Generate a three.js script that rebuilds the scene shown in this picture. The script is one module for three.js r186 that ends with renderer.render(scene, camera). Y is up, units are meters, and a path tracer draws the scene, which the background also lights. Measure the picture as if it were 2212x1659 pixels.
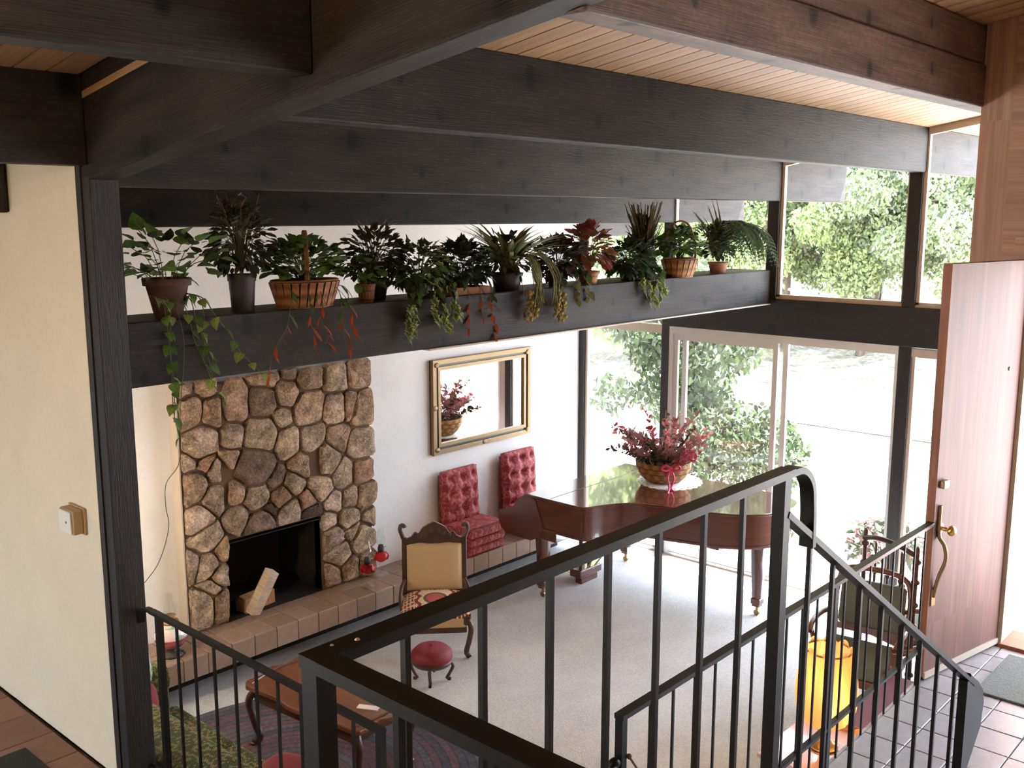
import * as THREE from 'three';
import { mergeGeometries } from 'three/addons/utils/BufferGeometryUtils.js';
import { RoundedBoxGeometry } from 'three/addons/geometries/RoundedBoxGeometry.js';
import { RectAreaLightUniformsLib } from 'three/addons/lights/RectAreaLightUniformsLib.js';

// ---------------------------------------------------------------- camera, sky, sun, exposure
const scene = new THREE.Scene();
const EYE = 3.53;                                     // above the living-room carpet, which is y = 0
const camera = new THREE.PerspectiveCamera(42.02, 2212 / 1659, 0.05, 300);
camera.position.set(0, EYE, 0);
camera.rotation.order = 'YXZ';
camera.rotation.set(-0.167618, -0.836054, 0.000417);
scene.add(camera);
const renderer = new THREE.WebGLRenderer({ antialias: true });
renderer.toneMapping = THREE.LinearToneMapping;
renderer.toneMappingExposure = 4.9;
renderer.shadowMap.enabled = true;
RectAreaLightUniformsLib.init();

const SUN_DIR = new THREE.Vector3(0.36, 0.86, 0.30).normalize();
scene.background = new THREE.Color().setRGB(2.45, 2.85, 3.4);           // bright summer haze
const sun = new THREE.DirectionalLight(0xf2f6ff, 18);
sun.name = 'sun';
sun.position.copy(SUN_DIR).multiplyScalar(60);
sun.castShadow = true;
sun.shadow.camera.left = -30; sun.shadow.camera.right = 30; sun.shadow.camera.top = 30; sun.shadow.camera.bottom = -30; sun.shadow.camera.far = 140;
sun.shadow.mapSize.set(4096, 4096);
scene.add(sun); scene.add(sun.target);

// ---------------------------------------------------------------- helpers
function mulberry(a) { return () => { a |= 0; a = (a + 0x6d2b79f5) | 0; let t = Math.imul(a ^ (a >>> 15), 1 | a); t = (t + Math.imul(t ^ (t >>> 7), 61 | t)) ^ t; return ((t ^ (t >>> 14)) >>> 0) / 4294967296; }; }
const used = {};
function numbered(name) { const n = used[name] = (used[name] ?? -1) + 1; return n ? name + '_' + String(n).padStart(3, '0') : name; }
const V = (x, y, z) => new THREE.Vector3(x, y, z);
const lerp = (a, b, t) => a + (b - a) * t;
function shade(o) { o.castShadow = true; o.receiveShadow = true; return o; }
function thing(name, label, category, pos = [0, 0, 0], turn = 0, group) {
  const o = new THREE.Group(); o.name = numbered(name); scene.add(o);
  o.position.set(...pos); o.rotation.y = turn; o.userData = { label, category };
  if (group) o.userData.group = group;
  return o;
}
function clean(g) { const n = g.index ? g.toNonIndexed() : g; for (const k of Object.keys(n.attributes)) if (!['position', 'normal', 'uv'].includes(k)) n.deleteAttribute(k); if (!n.attributes.uv) n.setAttribute('uv', new THREE.BufferAttribute(new Float32Array(n.attributes.position.count * 2), 2)); return n; }
function join(list) { return list.length === 1 ? list[0] : mergeGeometries(list.map(clean)); }
const tally = new Map();
function part(name, geo, mat, parent) {              // a piece of a thing; numbered within its parent
  const m = shade(new THREE.Mesh(Array.isArray(geo) ? join(geo) : geo, mat));
  const c = tally.get(parent) ?? (tally.set(parent, {}), tally.get(parent));
  const n = c[name] = (c[name] ?? -1) + 1; m.name = n ? name + '_' + String(n).padStart(3, '0') : name;
  parent.add(m); return m;
}
function single(name, geo, mat, label, category, group) {
  const m = shade(new THREE.Mesh(Array.isArray(geo) ? join(geo) : geo, mat)); m.name = numbered(name); scene.add(m);
  m.userData = { label, category }; if (group) m.userData.group = group; return m;
}
function struct(name, geo, mat) {
  const m = geo ? shade(new THREE.Mesh(Array.isArray(geo) ? join(geo) : geo, mat)) : new THREE.Group();
  m.name = numbered(name); m.userData = { kind: 'structure' }; scene.add(m); return m;
}
function boxUV(g, turn = false) {                    // uv in metres, u along the longest side
  g = g.index ? g.toNonIndexed() : g;
  if (!g.attributes.normal) g.computeVertexNormals();
  g.computeBoundingBox(); const s = g.boundingBox.getSize(V(0, 0, 0)), dims = [s.x, s.y, s.z], p = g.attributes.position, n = g.attributes.normal, uv = new Float32Array(p.count * 2);
  for (let i = 0; i < p.count; i++) {
    const a = [Math.abs(n.getX(i)), Math.abs(n.getY(i)), Math.abs(n.getZ(i))], k = a.indexOf(Math.max(...a)), o = [0, 1, 2].filter((j) => j !== k).sort((x, y) => dims[y] - dims[x]), c = [p.getX(i), p.getY(i), p.getZ(i)];
    uv[i * 2] = c[o[turn ? 1 : 0]] + 0.37 * k; uv[i * 2 + 1] = c[o[turn ? 0 : 1]] + 0.61 * k;
  }
  g.setAttribute('uv', new THREE.BufferAttribute(uv, 2)); return g;
}
const bx = (w, h, d, x = 0, y = 0, z = 0, b = 0) => { const g = b ? new RoundedBoxGeometry(w, h, d, 1, b) : new THREE.BoxGeometry(w, h, d); return boxUV(g).translate(x, y, z); };
const bxs = (x0, x1, y0, y1, z0, z1, b = 0) => bx(x1 - x0, y1 - y0, z1 - z0, (x0 + x1) / 2, (y0 + y1) / 2, (z0 + z1) / 2, b);
function tileGeo(w, d, t, b = 0.004) {               // a slab with a chamfered top edge, its base at y = 0
  const r = [[w / 2, 0, d / 2], [w / 2, t - b, d / 2], [w / 2 - b, t, d / 2 - b]], ring = r.map(([a, y, c]) => [[-a, y, c], [a, y, c], [a, y, -c], [-a, y, -c]]), pos = [];
  const quad = (A, B, C, D) => pos.push(...A, ...B, ...C, ...A, ...C, ...D);
  for (let k = 0; k < 2; k++) for (let i = 0; i < 4; i++) quad(ring[k][i], ring[k][(i + 1) % 4], ring[k + 1][(i + 1) % 4], ring[k + 1][i]);
  quad(...ring[2]);
  const g = new THREE.BufferGeometry(); g.setAttribute('position', new THREE.Float32BufferAttribute(pos, 3)); g.computeVertexNormals(); return boxUV(g);
}
const rod = (a, b, r0, r1 = r0, seg = 8) => { const d = b.clone().sub(a), L = d.length(), g = new THREE.CylinderGeometry(r1, r0, L, seg, 1); g.translate(0, L / 2, 0); g.applyQuaternion(new THREE.Quaternion().setFromUnitVectors(V(0, 1, 0), d.normalize())); return g.translate(a.x, a.y, a.z); };
const bar = (a, b, w, h) => { // square bar from a to b; w across, h upward
  const d = b.clone().sub(a), L = d.length(), g = new THREE.BoxGeometry(w, h, L); g.translate(0, 0, L / 2);
  const z = d.normalize(), up = Math.abs(z.y) > 0.99 ? V(1, 0, 0) : V(0, 1, 0), x = up.clone().cross(z).normalize(), y = z.clone().cross(x); g.applyMatrix4(new THREE.Matrix4().makeBasis(x, y, z)); return boxUV(g).translate(a.x, a.y, a.z);
};
const tube = (pts, r, n = 24, seg = 7, closed = false) => new THREE.TubeGeometry(new THREE.CatmullRomCurve3(pts, closed), n, r, seg, closed);
const lathe = (prof, seg = 28) => new THREE.LatheGeometry(prof.map(([r, y]) => new THREE.Vector2(r, y)), seg);
function shapeOf(pts, smooth = false) { const s = new THREE.Shape(); const P = smooth ? new THREE.SplineCurve(pts.map(([a, b]) => new THREE.Vector2(a, b))).getPoints(smooth === true ? pts.length * 6 : smooth) : pts.map(([a, b]) => new THREE.Vector2(a, b)); s.setFromPoints(P); return s; }
const extr = (shape, depth, b = 0, seg = 2) => new THREE.ExtrudeGeometry(shape, { depth, bevelEnabled: b > 0, bevelSize: b, bevelThickness: b, bevelSegments: seg, curveSegments: 12 });
function sweepBar(pts, w, h) {                        // rectangular section swept along a path lying in a vertical plane; w across the plane
  const c = new THREE.CatmullRomCurve3(pts), n = pts.length * 5, side = pts[pts.length - 1].clone().sub(pts[0]).setY(0).normalize().cross(V(0, 1, 0)).normalize(), pos = [], rings = [];
  for (let i = 0; i <= n; i++) { const p = c.getPointAt(i / n), t = c.getTangentAt(i / n), up = side.clone().cross(t).normalize(); rings.push([[-1, -1], [1, -1], [1, 1], [-1, 1]].map(([a, b]) => p.clone().addScaledVector(side, a * w / 2).addScaledVector(up, b * h / 2).toArray())); }
  for (let i = 0; i < n; i++) for (let k = 0; k < 4; k++) { const A = rings[i][k], B = rings[i][(k + 1) % 4], C = rings[i + 1][(k + 1) % 4], D = rings[i + 1][k]; pos.push(...A, ...B, ...C, ...A, ...C, ...D); }
  for (const [r, f] of [[rings[0], 1], [rings[n], 0]]) pos.push(...(f ? [r[0], r[2], r[1], r[0], r[3], r[2]] : [r[0], r[1], r[2], r[0], r[2], r[3]]).flat());
  const g = new THREE.BufferGeometry(); g.setAttribute('position', new THREE.Float32BufferAttribute(pos, 3)); g.computeVertexNormals(); return g;
}

// ---------------------------------------------------------------- procedural textures (colour, grain, relief)
function lattice(seed, n) { const r = mulberry(seed), a = new Float32Array(n * n); for (let i = 0; i < a.length; i++) a[i] = r(); return (x, y) => { const xi = Math.floor(x), yi = Math.floor(y), fx = x - xi, fy = y - yi, s = fx * fx * (3 - 2 * fx), t = fy * fy * (3 - 2 * fy), g = (i, j) => a[(((j % n) + n) % n) * n + (((i % n) + n) % n)]; return lerp(lerp(g(xi, yi), g(xi + 1, yi), s), lerp(g(xi, yi + 1), g(xi + 1, yi + 1), s), t); }; }
function texture(w, h, fn, { srgb = true, rx = 1, ry = 1 } = {}) {
  const d = new Uint8Array(w * h * 4);
  for (let j = 0; j < h; j++) for (let i = 0; i < w; i++) { const c = fn(i / w, j / h), k = (j * w + i) * 4; for (let q = 0; q < 3; q++) d[k + q] = Math.max(0, Math.min(255, Math.round(255 * (typeof c === 'number' ? c : c[q])))); d[k + 3] = 255; }
  const t = new THREE.DataTexture(d, w, h); t.wrapS = t.wrapT = THREE.RepeatWrapping; t.magFilter = THREE.LinearFilter; t.minFilter = THREE.LinearMipmapLinearFilter; t.generateMipmaps = true; if (srgb) t.colorSpace = THREE.SRGBColorSpace; t.repeat.set(rx, ry); t.needsUpdate = true; return t;
}
const n8 = lattice(1, 8), n16 = lattice(2, 16), n32 = lattice(3, 32), n64 = lattice(4, 64), n128 = lattice(5, 128), n256 = lattice(6, 256);
const fbm = (u, v) => 0.5 * n8(u * 8, v * 8) + 0.27 * n16(u * 16, v * 16) + 0.15 * n32(u * 32, v * 32) + 0.08 * n64(u * 64, v * 64);
// rough-sawn timber, grain along u, a few knots and drying checks; 1 tile = 2.0 m x 0.5 m
const knots = [[0.12, 0.62, 0.1], [0.38, 0.3, 0.07], [0.61, 0.74, 0.12], [0.83, 0.2, 0.06], [0.72, 0.46, 0.05]];
const sawn = (u, v) => {
  let b = 0.80 + 0.16 * (n64(u * 8, v * 64) - 0.5) + 0.16 * (n256(u * 16, v * 256) - 0.5) + 0.26 * (n8(u * 8, v * 8) - 0.5) + 0.14 * (n128(u * 128, v * 32) - 0.5);
  for (const [a, c, s] of knots) { const dx = (u - a) * 2.0, dy = (v - c) * 0.5, r = Math.hypot(dx * 1.1, dy * 0.8) / (s * 0.55); if (r < 1) b *= 0.2 + 0.8 * r * r; else { const t = Math.hypot(dx * 0.45, dy * 1.6) / s; if (t < 1) b *= 0.75 + 0.25 * t; } }
  return b;
};
const T = {
  sawn: texture(1024, 512, sawn, { rx: 0.5, ry: 2 }),
  sawnBump: texture(512, 512, (u, v) => 0.5 + 0.5 * (n256(u * 24, v * 256) - 0.5) + 0.3 * (n64(u * 64, v * 64) - 0.5), { srgb: false, rx: 0.6, ry: 2 }),
  board: texture(512, 256, (u, v) => { const r = 0.86 + 0.12 * (n64(u * 4, v * 64) - 0.5) + 0.1 * (n256(u * 8, v * 256) - 0.5) + 0.1 * (n8(u * 8, v * 8) - 0.5); return [r, r * (0.97 + 0.05 * n16(u * 2, v * 16)), r * 0.94]; }, { rx: 0.5, ry: 1 }),
  carpet: texture(512, 512, (u, v) => 0.90 + 0.08 * (n256(u * 256, v * 256) - 0.5) + 0.07 * (n128(u * 128, v * 128) - 0.5) + 0.05 * (n8(u * 8, v * 8) - 0.5), { rx: 0.7, ry: 0.7 }),
  carpetBump: texture(512, 512, (u, v) => 0.5 + 0.6 * (n256(u * 256, v * 256) - 0.5) + 0.3 * (n128(u * 128, v * 128) - 0.5), { srgb: false, rx: 1.6, ry: 1.6 }),
  plaster: texture(512, 512, (u, v) => 0.95 + 0.04 * (fbm(u, v) - 0.5) + 0.02 * (n128(u * 128, v * 128) - 0.5), { rx: 0.5, ry: 0.5 }),
  plasterBump: texture(512, 512, (u, v) => fbm(u * 2, v * 2) * 0.6 + 0.4 * n128(u * 128, v * 128), { srgb: false, rx: 1, ry: 1 }),
  stone: texture(512, 512, (u, v) => { const a = fbm(u, v), b = n64(u * 64, v * 64), c = n16(u * 16 + 5, v * 16), k = 0.66 + 0.55 * (a - 0.5) + 0.22 * (b - 0.5); return [k, k * (0.96 + 0.05 * (c - 0.5)), k * (0.92 + 0.12 * (n8(u * 8 + 3, v * 8) - 0.5))]; }, { rx: 1.6, ry: 1.6 }),
  stoneBump: texture(512, 512, (u, v) => fbm(u, v) * 0.6 + 0.4 * n128(u * 128, v * 128), { srgb: false, rx: 1.8, ry: 1.8 }),
  tile: texture(256, 256, (u, v) => 0.88 + 0.14 * (fbm(u, v) - 0.5) + 0.08 * (n128(u * 128, v * 128) - 0.5), { rx: 2, ry: 2 }),
  mahogany: texture(512, 256, (u, v) => { const k = 0.86 + 0.10 * (n64(u * 3, v * 64) - 0.5) + 0.06 * (n256(u * 8, v * 256) - 0.5) + 0.10 * (n8(u * 8, v * 8) - 0.5); return [k, k * 0.97, k * 0.95]; }, { rx: 0.8, ry: 1.5 }),
  brocade: texture(256, 256, (u, v) => { const a = 2.6 * (n16(u * 16, v * 16) - 0.5) + 1.6 * (n32(u * 32 + 3, v * 32) - 0.5) + 0.3 * Math.sin(u * 25.13) * Math.sin(v * 25.13), b = n64(u * 64, v * 64); const k = a + (b - 0.5) * 0.8; const c = k > 0.45 ? [0.76, 0.46, 0.44] : k > -0.1 ? [0.70, 0.31, 0.34] : [0.60, 0.2, 0.26]; return c.map((x) => x * (0.85 + 0.3 * n128(u * 128, v * 128))); }, { rx: 3, ry: 3 }),
  needle: texture(256, 256, (u, v) => { const x = Math.abs(u - 0.5) * 2, y = v, n = n64(u * 64, v * 64) - 0.5; let c = [0.86, 0.78, 0.66]; const band = Math.abs(x - 0.52 - 0.05 * Math.sin(y * 22)); if (band < 0.055 + n * 0.05) c = [0.5, 0.16, 0.13]; else if (x > 0.58) { const p = Math.sin(y * 25 + 1) * Math.sin(x * 30); if (p > 0.45 + n) c = [0.62, 0.2, 0.18]; else if (p < -0.6 + n) c = [0.25, 0.2, 0.18]; } else { const e = Math.hypot(x / 0.36, (y - 0.40) / 0.2); if (e < 1) c = e < 0.75 ? [0.72, 0.35, 0.3] : [0.42, 0.33, 0.3]; const f = Math.hypot(x / 0.25, (y - 0.80) / 0.05); if (f < 1.1 && Math.sin(x * 60) + n * 2 > -0.2) c = [0.55, 0.22, 0.16]; } return c.map((q) => q * (0.9 + 0.2 * n128(u * 128, v * 128))); }),
  weave: texture(256, 256, (u, v) => { const a = Math.sin(u * 150.8) * Math.sin(v * 150.8), b = n32(u * 32, v * 32), c = n16(u * 16, v * 16); const base = b > 0.58 ? [0.62, 0.58, 0.34] : c > 0.5 ? [0.25, 0.36, 0.2] : [0.36, 0.3, 0.17]; return base.map((q) => q * (0.8 + 0.25 * a)); }, { rx: 2.2, ry: 2.2 }),
  weaveLight: texture(128, 128, (u, v) => { const a = n16(u * 16, v * 16), b = n32(u * 32, v * 32); return a > 0.55 ? [0.95, 0.95, 0.9] : b > 0.5 ? [0.55, 0.68, 0.5] : [0.85, 0.88, 0.8]; }, { rx: 3, ry: 3 }),
  basket: texture(256, 256, (u, v) => { const s = Math.floor(v * 12), p = Math.sin(u * 100.53 + (s % 2) * Math.PI), k = 0.72 + 0.25 * p * 0.5 + 0.12 * (n64(u * 64, v * 64) - 0.5) - (Math.abs(v * 12 - s - 0.5) > 0.42 ? 0.25 : 0); return [k, k * 0.86, k * 0.68]; }),
  braid: texture(512, 512, (u, v) => { const r = Math.hypot(u - 0.5, v - 0.5) * 2, a = Math.atan2(v - 0.5, u - 0.5), ring = Math.floor(r * 22), q = Math.sin(a * (20 + ring * 6) + ring * 1.7), h = n64(ring * 7.3, 3.1), n = n128(u * 128, v * 128); let c = h > 0.62 ? [0.38, 0.3, 0.33] : h > 0.3 ? [0.33, 0.35, 0.39] : [0.27, 0.29, 0.34]; if (q > 0.75 && n > 0.5) c = [0.42, 0.24, 0.28]; const e = Math.abs(r * 22 - ring - 0.5) > 0.42 ? 0.75 : 1; return c.map((x) => x * e * (0.85 + 0.3 * n)); }),
  leaf: texture(128, 128, (u, v) => { const m = Math.abs(v - 0.5), k = 0.82 + 0.25 * (n16(u * 16, v * 16) - 0.5) + (m < 0.03 ? 0.2 : 0) + 0.06 * Math.sin((u * 3 + m * 4) * 25); return [k, k, k * 0.95]; }),
  variegated: texture(128, 128, (u, v) => { const m = Math.abs(v - 0.5), e = m + 0.25 * (n16(u * 16, v * 16) - 0.5); return e > 0.3 ? [0.92, 0.92, 0.72] : [0.42, 0.55, 0.32]; }),
  globe: texture(256, 256, (u, v) => { const a = n8(u * 8, v * 8), b = n16(u * 16, v * 16 + 3); return v < 0.42 ? (b > 0.45 ? [0.72, 0.34, 0.44] : [0.56, 0.3, 0.36]) : a > 0.6 ? [0.62, 0.72, 0.62] : b > 0.6 ? [0.93, 0.78, 0.8] : [0.88, 0.86, 0.84]; }),
};
const std = (o) => new THREE.MeshStandardMaterial({ roughness: 0.8, ...o });
const phy = (o) => new THREE.MeshPhysicalMaterial({ roughness: 0.6, ...o });
const lin = (r, g, b) => new THREE.Color().setRGB(r, g, b);
const M = {
  beam: phy({ color: lin(0.040, 0.030, 0.025), map: T.sawn, bumpMap: T.sawnBump, bumpScale: 0.0015, roughness: 0.55, specularIntensity: 0.45 }),
  beamRed: std({ color: lin(0.20, 0.12, 0.088), map: T.sawn, bumpMap: T.sawnBump, bumpScale: 0.0015, roughness: 0.62 }),
  post: std({ color: lin(0.020, 0.015, 0.014), map: T.sawn, bumpMap: T.sawnBump, bumpScale: 0.002, roughness: 0.6 }),
  planks: [[0.57, 0.34, 0.18], [0.53, 0.31, 0.16], [0.61, 0.38, 0.20], [0.55, 0.325, 0.17]].map((c) => std({ color: lin(...c), map: T.board, roughness: 0.55 })),
  roof: std({ color: lin(0.2, 0.18, 0.16), roughness: 0.9 }),
  wallWhite: std({ color: lin(0.87, 0.865, 0.855), map: T.plaster, bumpMap: T.plasterBump, bumpScale: 0.001, roughness: 0.85 }),
  wallCream: std({ color: lin(0.80, 0.70, 0.52), map: T.plaster, bumpMap: T.plasterBump, bumpScale: 0.001, roughness: 0.8 }),
  wallPink: std({ color: lin(0.66, 0.39, 0.31), map: T.board, roughness: 0.6 }),
  carpet: std({ color: lin(0.82, 0.83, 0.835), map: T.carpet, bumpMap: T.carpetBump, bumpScale: 0.006, roughness: 0.95 }),
  quarry: [[0.30, 0.13, 0.075], [0.27, 0.115, 0.07], [0.33, 0.15, 0.09]].map((c) => std({ color: lin(...c), map: T.tile, roughness: 0.45 })),
  entryTile: [[0.46, 0.435, 0.455], [0.44, 0.415, 0.43], [0.48, 0.455, 0.475]].map((c) => std({ color: lin(...c), map: T.tile, roughness: 0.3 })),
  grout: std({ color: lin(0.36, 0.32, 0.30), roughness: 0.9 }),
  groutDark: std({ color: lin(0.07, 0.045, 0.035), roughness: 0.9 }),
  hearthTile: [[0.42, 0.29, 0.21], [0.39, 0.265, 0.19], [0.45, 0.315, 0.235]].map((c) => std({ color: lin(...c), map: T.tile, roughness: 0.5 })),
  iron: phy({ color: lin(0.007, 0.006, 0.0055), roughness: 0.42, metalness: 0.0, specularIntensity: 0.5 }),
  aluminium: std({ color: lin(0.55, 0.53, 0.50), roughness: 0.4, metalness: 0.5 }),
  trimPale: std({ color: lin(0.52, 0.45, 0.37), roughness: 0.6 }),
  glass: phy({ color: lin(1, 1, 1), roughness: 0.02, transmission: 1, thickness: 0, ior: 1.45 }),
  mortar: std({ color: lin(0.13, 0.082, 0.05), roughness: 0.95 }),
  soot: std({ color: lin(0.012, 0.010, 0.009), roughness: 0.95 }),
  stone: { L: [0.84, 0.68, 0.51], T: [0.74, 0.54, 0.365], D: [0.34, 0.25, 0.185], R: [0.60, 0.38, 0.27], G: [0.60, 0.48, 0.38], K: [0.14, 0.095, 0.07] },
  mahogany: phy({ color: lin(0.14, 0.045, 0.032), map: T.mahogany, roughness: 0.16, clearcoat: 1, clearcoatRoughness: 0.04 }),
  carved: phy({ color: lin(0.075, 0.032, 0.020), map: T.mahogany, roughness: 0.4, clearcoat: 0.3, clearcoatRoughness: 0.3 }),
  tableWood: phy({ color: lin(0.22, 0.085, 0.04), map: T.mahogany, roughness: 0.28, clearcoat: 0.6, clearcoatRoughness: 0.15 }),
  brass: std({ color: lin(0.72, 0.48, 0.18), roughness: 0.28, metalness: 1 }),
  brassDull: std({ color: lin(0.36, 0.24, 0.12), roughness: 0.45, metalness: 0.9 }),
  gilt: std({ color: lin(0.24, 0.165, 0.085), roughness: 0.45, metalness: 0.6 }),
  mirror: std({ color: lin(0.93, 0.94, 0.94), roughness: 0.0, metalness: 1 }),
  brocade: std({ color: lin(0.78, 0.66, 0.66), map: T.brocade, roughness: 0.75 }),
  brocadeDeep: std({ color: lin(0.42, 0.32, 0.34), map: T.brocade, roughness: 0.75 }),
  gold: phy({ color: lin(0.56, 0.40, 0.22), roughness: 0.55, sheen: 0.4, sheenColor: lin(0.9, 0.7, 0.4), sheenRoughness: 0.4 }),
  needle: std({ color: lin(1, 0.97, 0.95), map: T.needle, roughness: 0.85 }),
  velvet: phy({ color: lin(0.20, 0.012, 0.025), roughness: 0.6, sheen: 1, sheenColor: lin(0.7, 0.2, 0.22), sheenRoughness: 0.35 }),
  burgundy: phy({ color: lin(0.17, 0.02, 0.06), roughness: 0.55, sheen: 0.6, sheenColor: lin(0.6, 0.15, 0.35), sheenRoughness: 0.4 }),
  weave: std({ color: lin(0.75, 0.75, 0.7), map: T.weave, roughness: 0.9 }),
  greenFabric: std({ color: lin(0.13, 0.155, 0.125), roughness: 0.8 }),
  braid: std({ color: lin(1, 1, 1), map: T.braid, roughness: 0.95 }),
  lace: std({ color: lin(0.80, 0.77, 0.74), roughness: 0.9 }),
  paper: std({ color: lin(0.8, 0.74, 0.76), roughness: 0.7 }),
  terracotta: std({ color: lin(0.10, 0.04, 0.03), map: T.tile, roughness: 0.8 }),
  terracottaLight: std({ color: lin(0.44, 0.20, 0.11), map: T.tile, roughness: 0.8 }),
  potDark: std({ color: lin(0.035, 0.03, 0.03), roughness: 0.5 }),
  basket: std({ color: lin(0.62, 0.33, 0.15), map: T.basket, roughness: 0.7 }),
  basketTan: std({ color: lin(0.60, 0.36, 0.17), map: T.basket, roughness: 0.7 }),
  wicker: std({ color: lin(0.36, 0.19, 0.10), map: T.basket, roughness: 0.7 }),
  soil: std({ color: lin(0.03, 0.02, 0.015), roughness: 1 }),
  stem: std({ color: lin(0.09, 0.11, 0.04), roughness: 0.8 }),
  stemDry: std({ color: lin(0.16, 0.10, 0.055), roughness: 0.9 }),
  bark: std({ color: lin(0.17, 0.12, 0.085), map: T.sawn, roughness: 0.95 }),
  birch: std({ color: lin(0.72, 0.56, 0.44), map: T.board, roughness: 0.8 }),
  logEnd: std({ color: lin(0.50, 0.26, 0.11), map: T.board, roughness: 0.8 }),
  redGlass: phy({ color: lin(0.75, 0.03, 0.04), roughness: 0.05, transmission: 0.9, thickness: 0.02, ior: 1.45 }),
  clearGlass: phy({ color: lin(0.97, 0.98, 0.98), roughness: 0.03, transmission: 1, thickness: 0.0, ior: 1.45 }),
  globe: phy({ color: lin(1, 1, 1), map: T.globe, roughness: 0.2, clearcoat: 0.6, clearcoatRoughness: 0.1 }),
  pinkMarble: phy({ color: lin(0.60, 0.34, 0.30), map: T.plaster, roughness: 0.15, clearcoat: 0.7, clearcoatRoughness: 0.05 }),
  plastic: std({ color: lin(0.72, 0.70, 0.62), roughness: 0.5 }),
  plasticTan: std({ color: lin(0.50, 0.32, 0.15), roughness: 0.5 }),
  doorPaint: std({ color: lin(0.25, 0.125, 0.11), map: T.board, roughness: 0.6 }),
  doorEdge: std({ color: lin(0.42, 0.15, 0.07), map: T.board, roughness: 0.5 }),
  mat: std({ color: lin(0.21, 0.235, 0.215), map: T.carpet, bumpMap: T.carpetBump, bumpScale: 0.004, roughness: 0.95 }),
  matDark: std({ color: lin(0.035, 0.037, 0.033), map: T.carpet, roughness: 0.95 }),
  pinkMat: std({ color: lin(0.75, 0.12, 0.16), map: T.carpet, roughness: 0.95 }),
  ribbon: phy({ color: lin(0.62, 0.05, 0.14), roughness: 0.35, side: THREE.DoubleSide }),
  concrete: std({ color: lin(0.62, 0.58, 0.52), map: T.plaster, roughness: 0.9 }),
  stucco: std({ color: lin(0.74, 0.68, 0.60), map: T.plaster, roughness: 0.9 }),
  hill: std({ color: lin(0.58, 0.55, 0.46), map: T.stone, roughness: 1 }),
};
const leafMat = (r, g, b, map = T.leaf, tr = 0.35) => phy({ color: lin(r, g, b), map, roughness: 0.95, transmission: tr, thickness: 0, side: THREE.DoubleSide, specularIntensity: 0.6 });
const LF = {
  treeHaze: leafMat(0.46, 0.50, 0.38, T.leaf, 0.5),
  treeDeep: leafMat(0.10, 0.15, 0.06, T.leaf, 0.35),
  green: leafMat(0.10, 0.20, 0.045), deep: leafMat(0.035, 0.075, 0.028), dark: leafMat(0.030, 0.042, 0.026), bright: leafMat(0.16, 0.30, 0.05), lime: leafMat(0.34, 0.42, 0.10), pale: leafMat(0.60, 0.62, 0.42, T.variegated), olive: leafMat(0.24, 0.22, 0.07),
  brown: leafMat(0.10, 0.055, 0.03), coleus: leafMat(0.40, 0.07, 0.06), coleusRust: leafMat(0.34, 0.13, 0.06), red: leafMat(0.62, 0.10, 0.03, T.leaf, 0.3), flower: leafMat(0.52, 0.06, 0.10), pink: leafMat(0.62, 0.22, 0.24), mauve: leafMat(0.36, 0.16, 0.17), gold: leafMat(0.66, 0.50, 0.14), fern: leafMat(0.085, 0.14, 0.05),
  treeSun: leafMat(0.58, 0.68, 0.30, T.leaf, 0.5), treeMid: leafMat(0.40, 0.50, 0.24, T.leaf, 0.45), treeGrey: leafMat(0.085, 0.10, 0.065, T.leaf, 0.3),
};

// ---------------------------------------------------------------- the setting
const rnd = mulberry(77);
const WX = 8.6, ZB = -6.77, XC = 2.24, SLOPE = 0.165, Y_ENTRY = 1.27, Y_HALL = 0.75, Y_LAND = 2.15;
const ceilY = (z) => 4.235 + SLOPE * (z + 3.2);
const TILT = -Math.atan(SLOPE);

// floors
struct('floor', bxs(XC, WX + 0.05, -0.12, 0, ZB - 0.15, -1.6), M.carpet);
{ // entry hall: quarry tiles laid one by one on a slab
  const f = struct('floor'); part('slab', bxs(3.1, 5.52, -0.12, Y_ENTRY - 0.012, -1.6, 3.0), M.grout, f);
  part('edge_trim', bxs(3.1, 5.5, Y_ENTRY - 0.16, Y_ENTRY - 0.002, -1.615, -1.6), M.entryTile[0], f);
  const g = tileGeo(0.196, 0.176, 0.013, 0.003);
  for (let i = 0; i < 12; i++) for (let j = 0; j < 11; j++) { const t = part('tile', g, M.entryTile[Math.floor(rnd() * 3)], f); t.position.set(3.2 + i * 0.2, Y_ENTRY - 0.0125 + rnd() * 0.001, -1.51 + j * 0.18); }
  for (let i = 0; i < 3; i++) { const y = Y_ENTRY - 0.173 * (i + 1); if (i < 2) part('step', bxs(2.82 - i * 0.28, 3.1 - i * 0.28, -0.1, y, -1.6, -0.9), M.entryTile[1], f); }
}
{ // lower hall on the left
  const f = struct('floor'); part('slab', bxs(-3, XC, -0.12, Y_HALL - 0.012, -7.2, 3.0), M.groutDark, f);
  const g = tileGeo(0.296, 0.296, 0.013, 0.003);
  for (let i = 0; i < 6; i++) for (let j = 0; j < 14; j++) { const t = part('tile', g, M.quarry[Math.floor(rnd() * 3)], f); t.position.set(1.93 - i * 0.3, Y_HALL - 0.0125, -6.9 + j * 0.3); }
}
struct('floor', bxs(-3, 1.8, Y_HALL, Y_LAND, -0.9, 3.0), M.quarry[0]);                  // upper landing
for (let i = 0; i < 4; i++) struct('step', bxs(1.8, 3.2 - 0.28 * (i + 1) + 0.28, Y_ENTRY + 0.176 * i, Y_ENTRY + 0.176 * (i + 1), -0.9, 0.3), M.quarry[1]);
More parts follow.
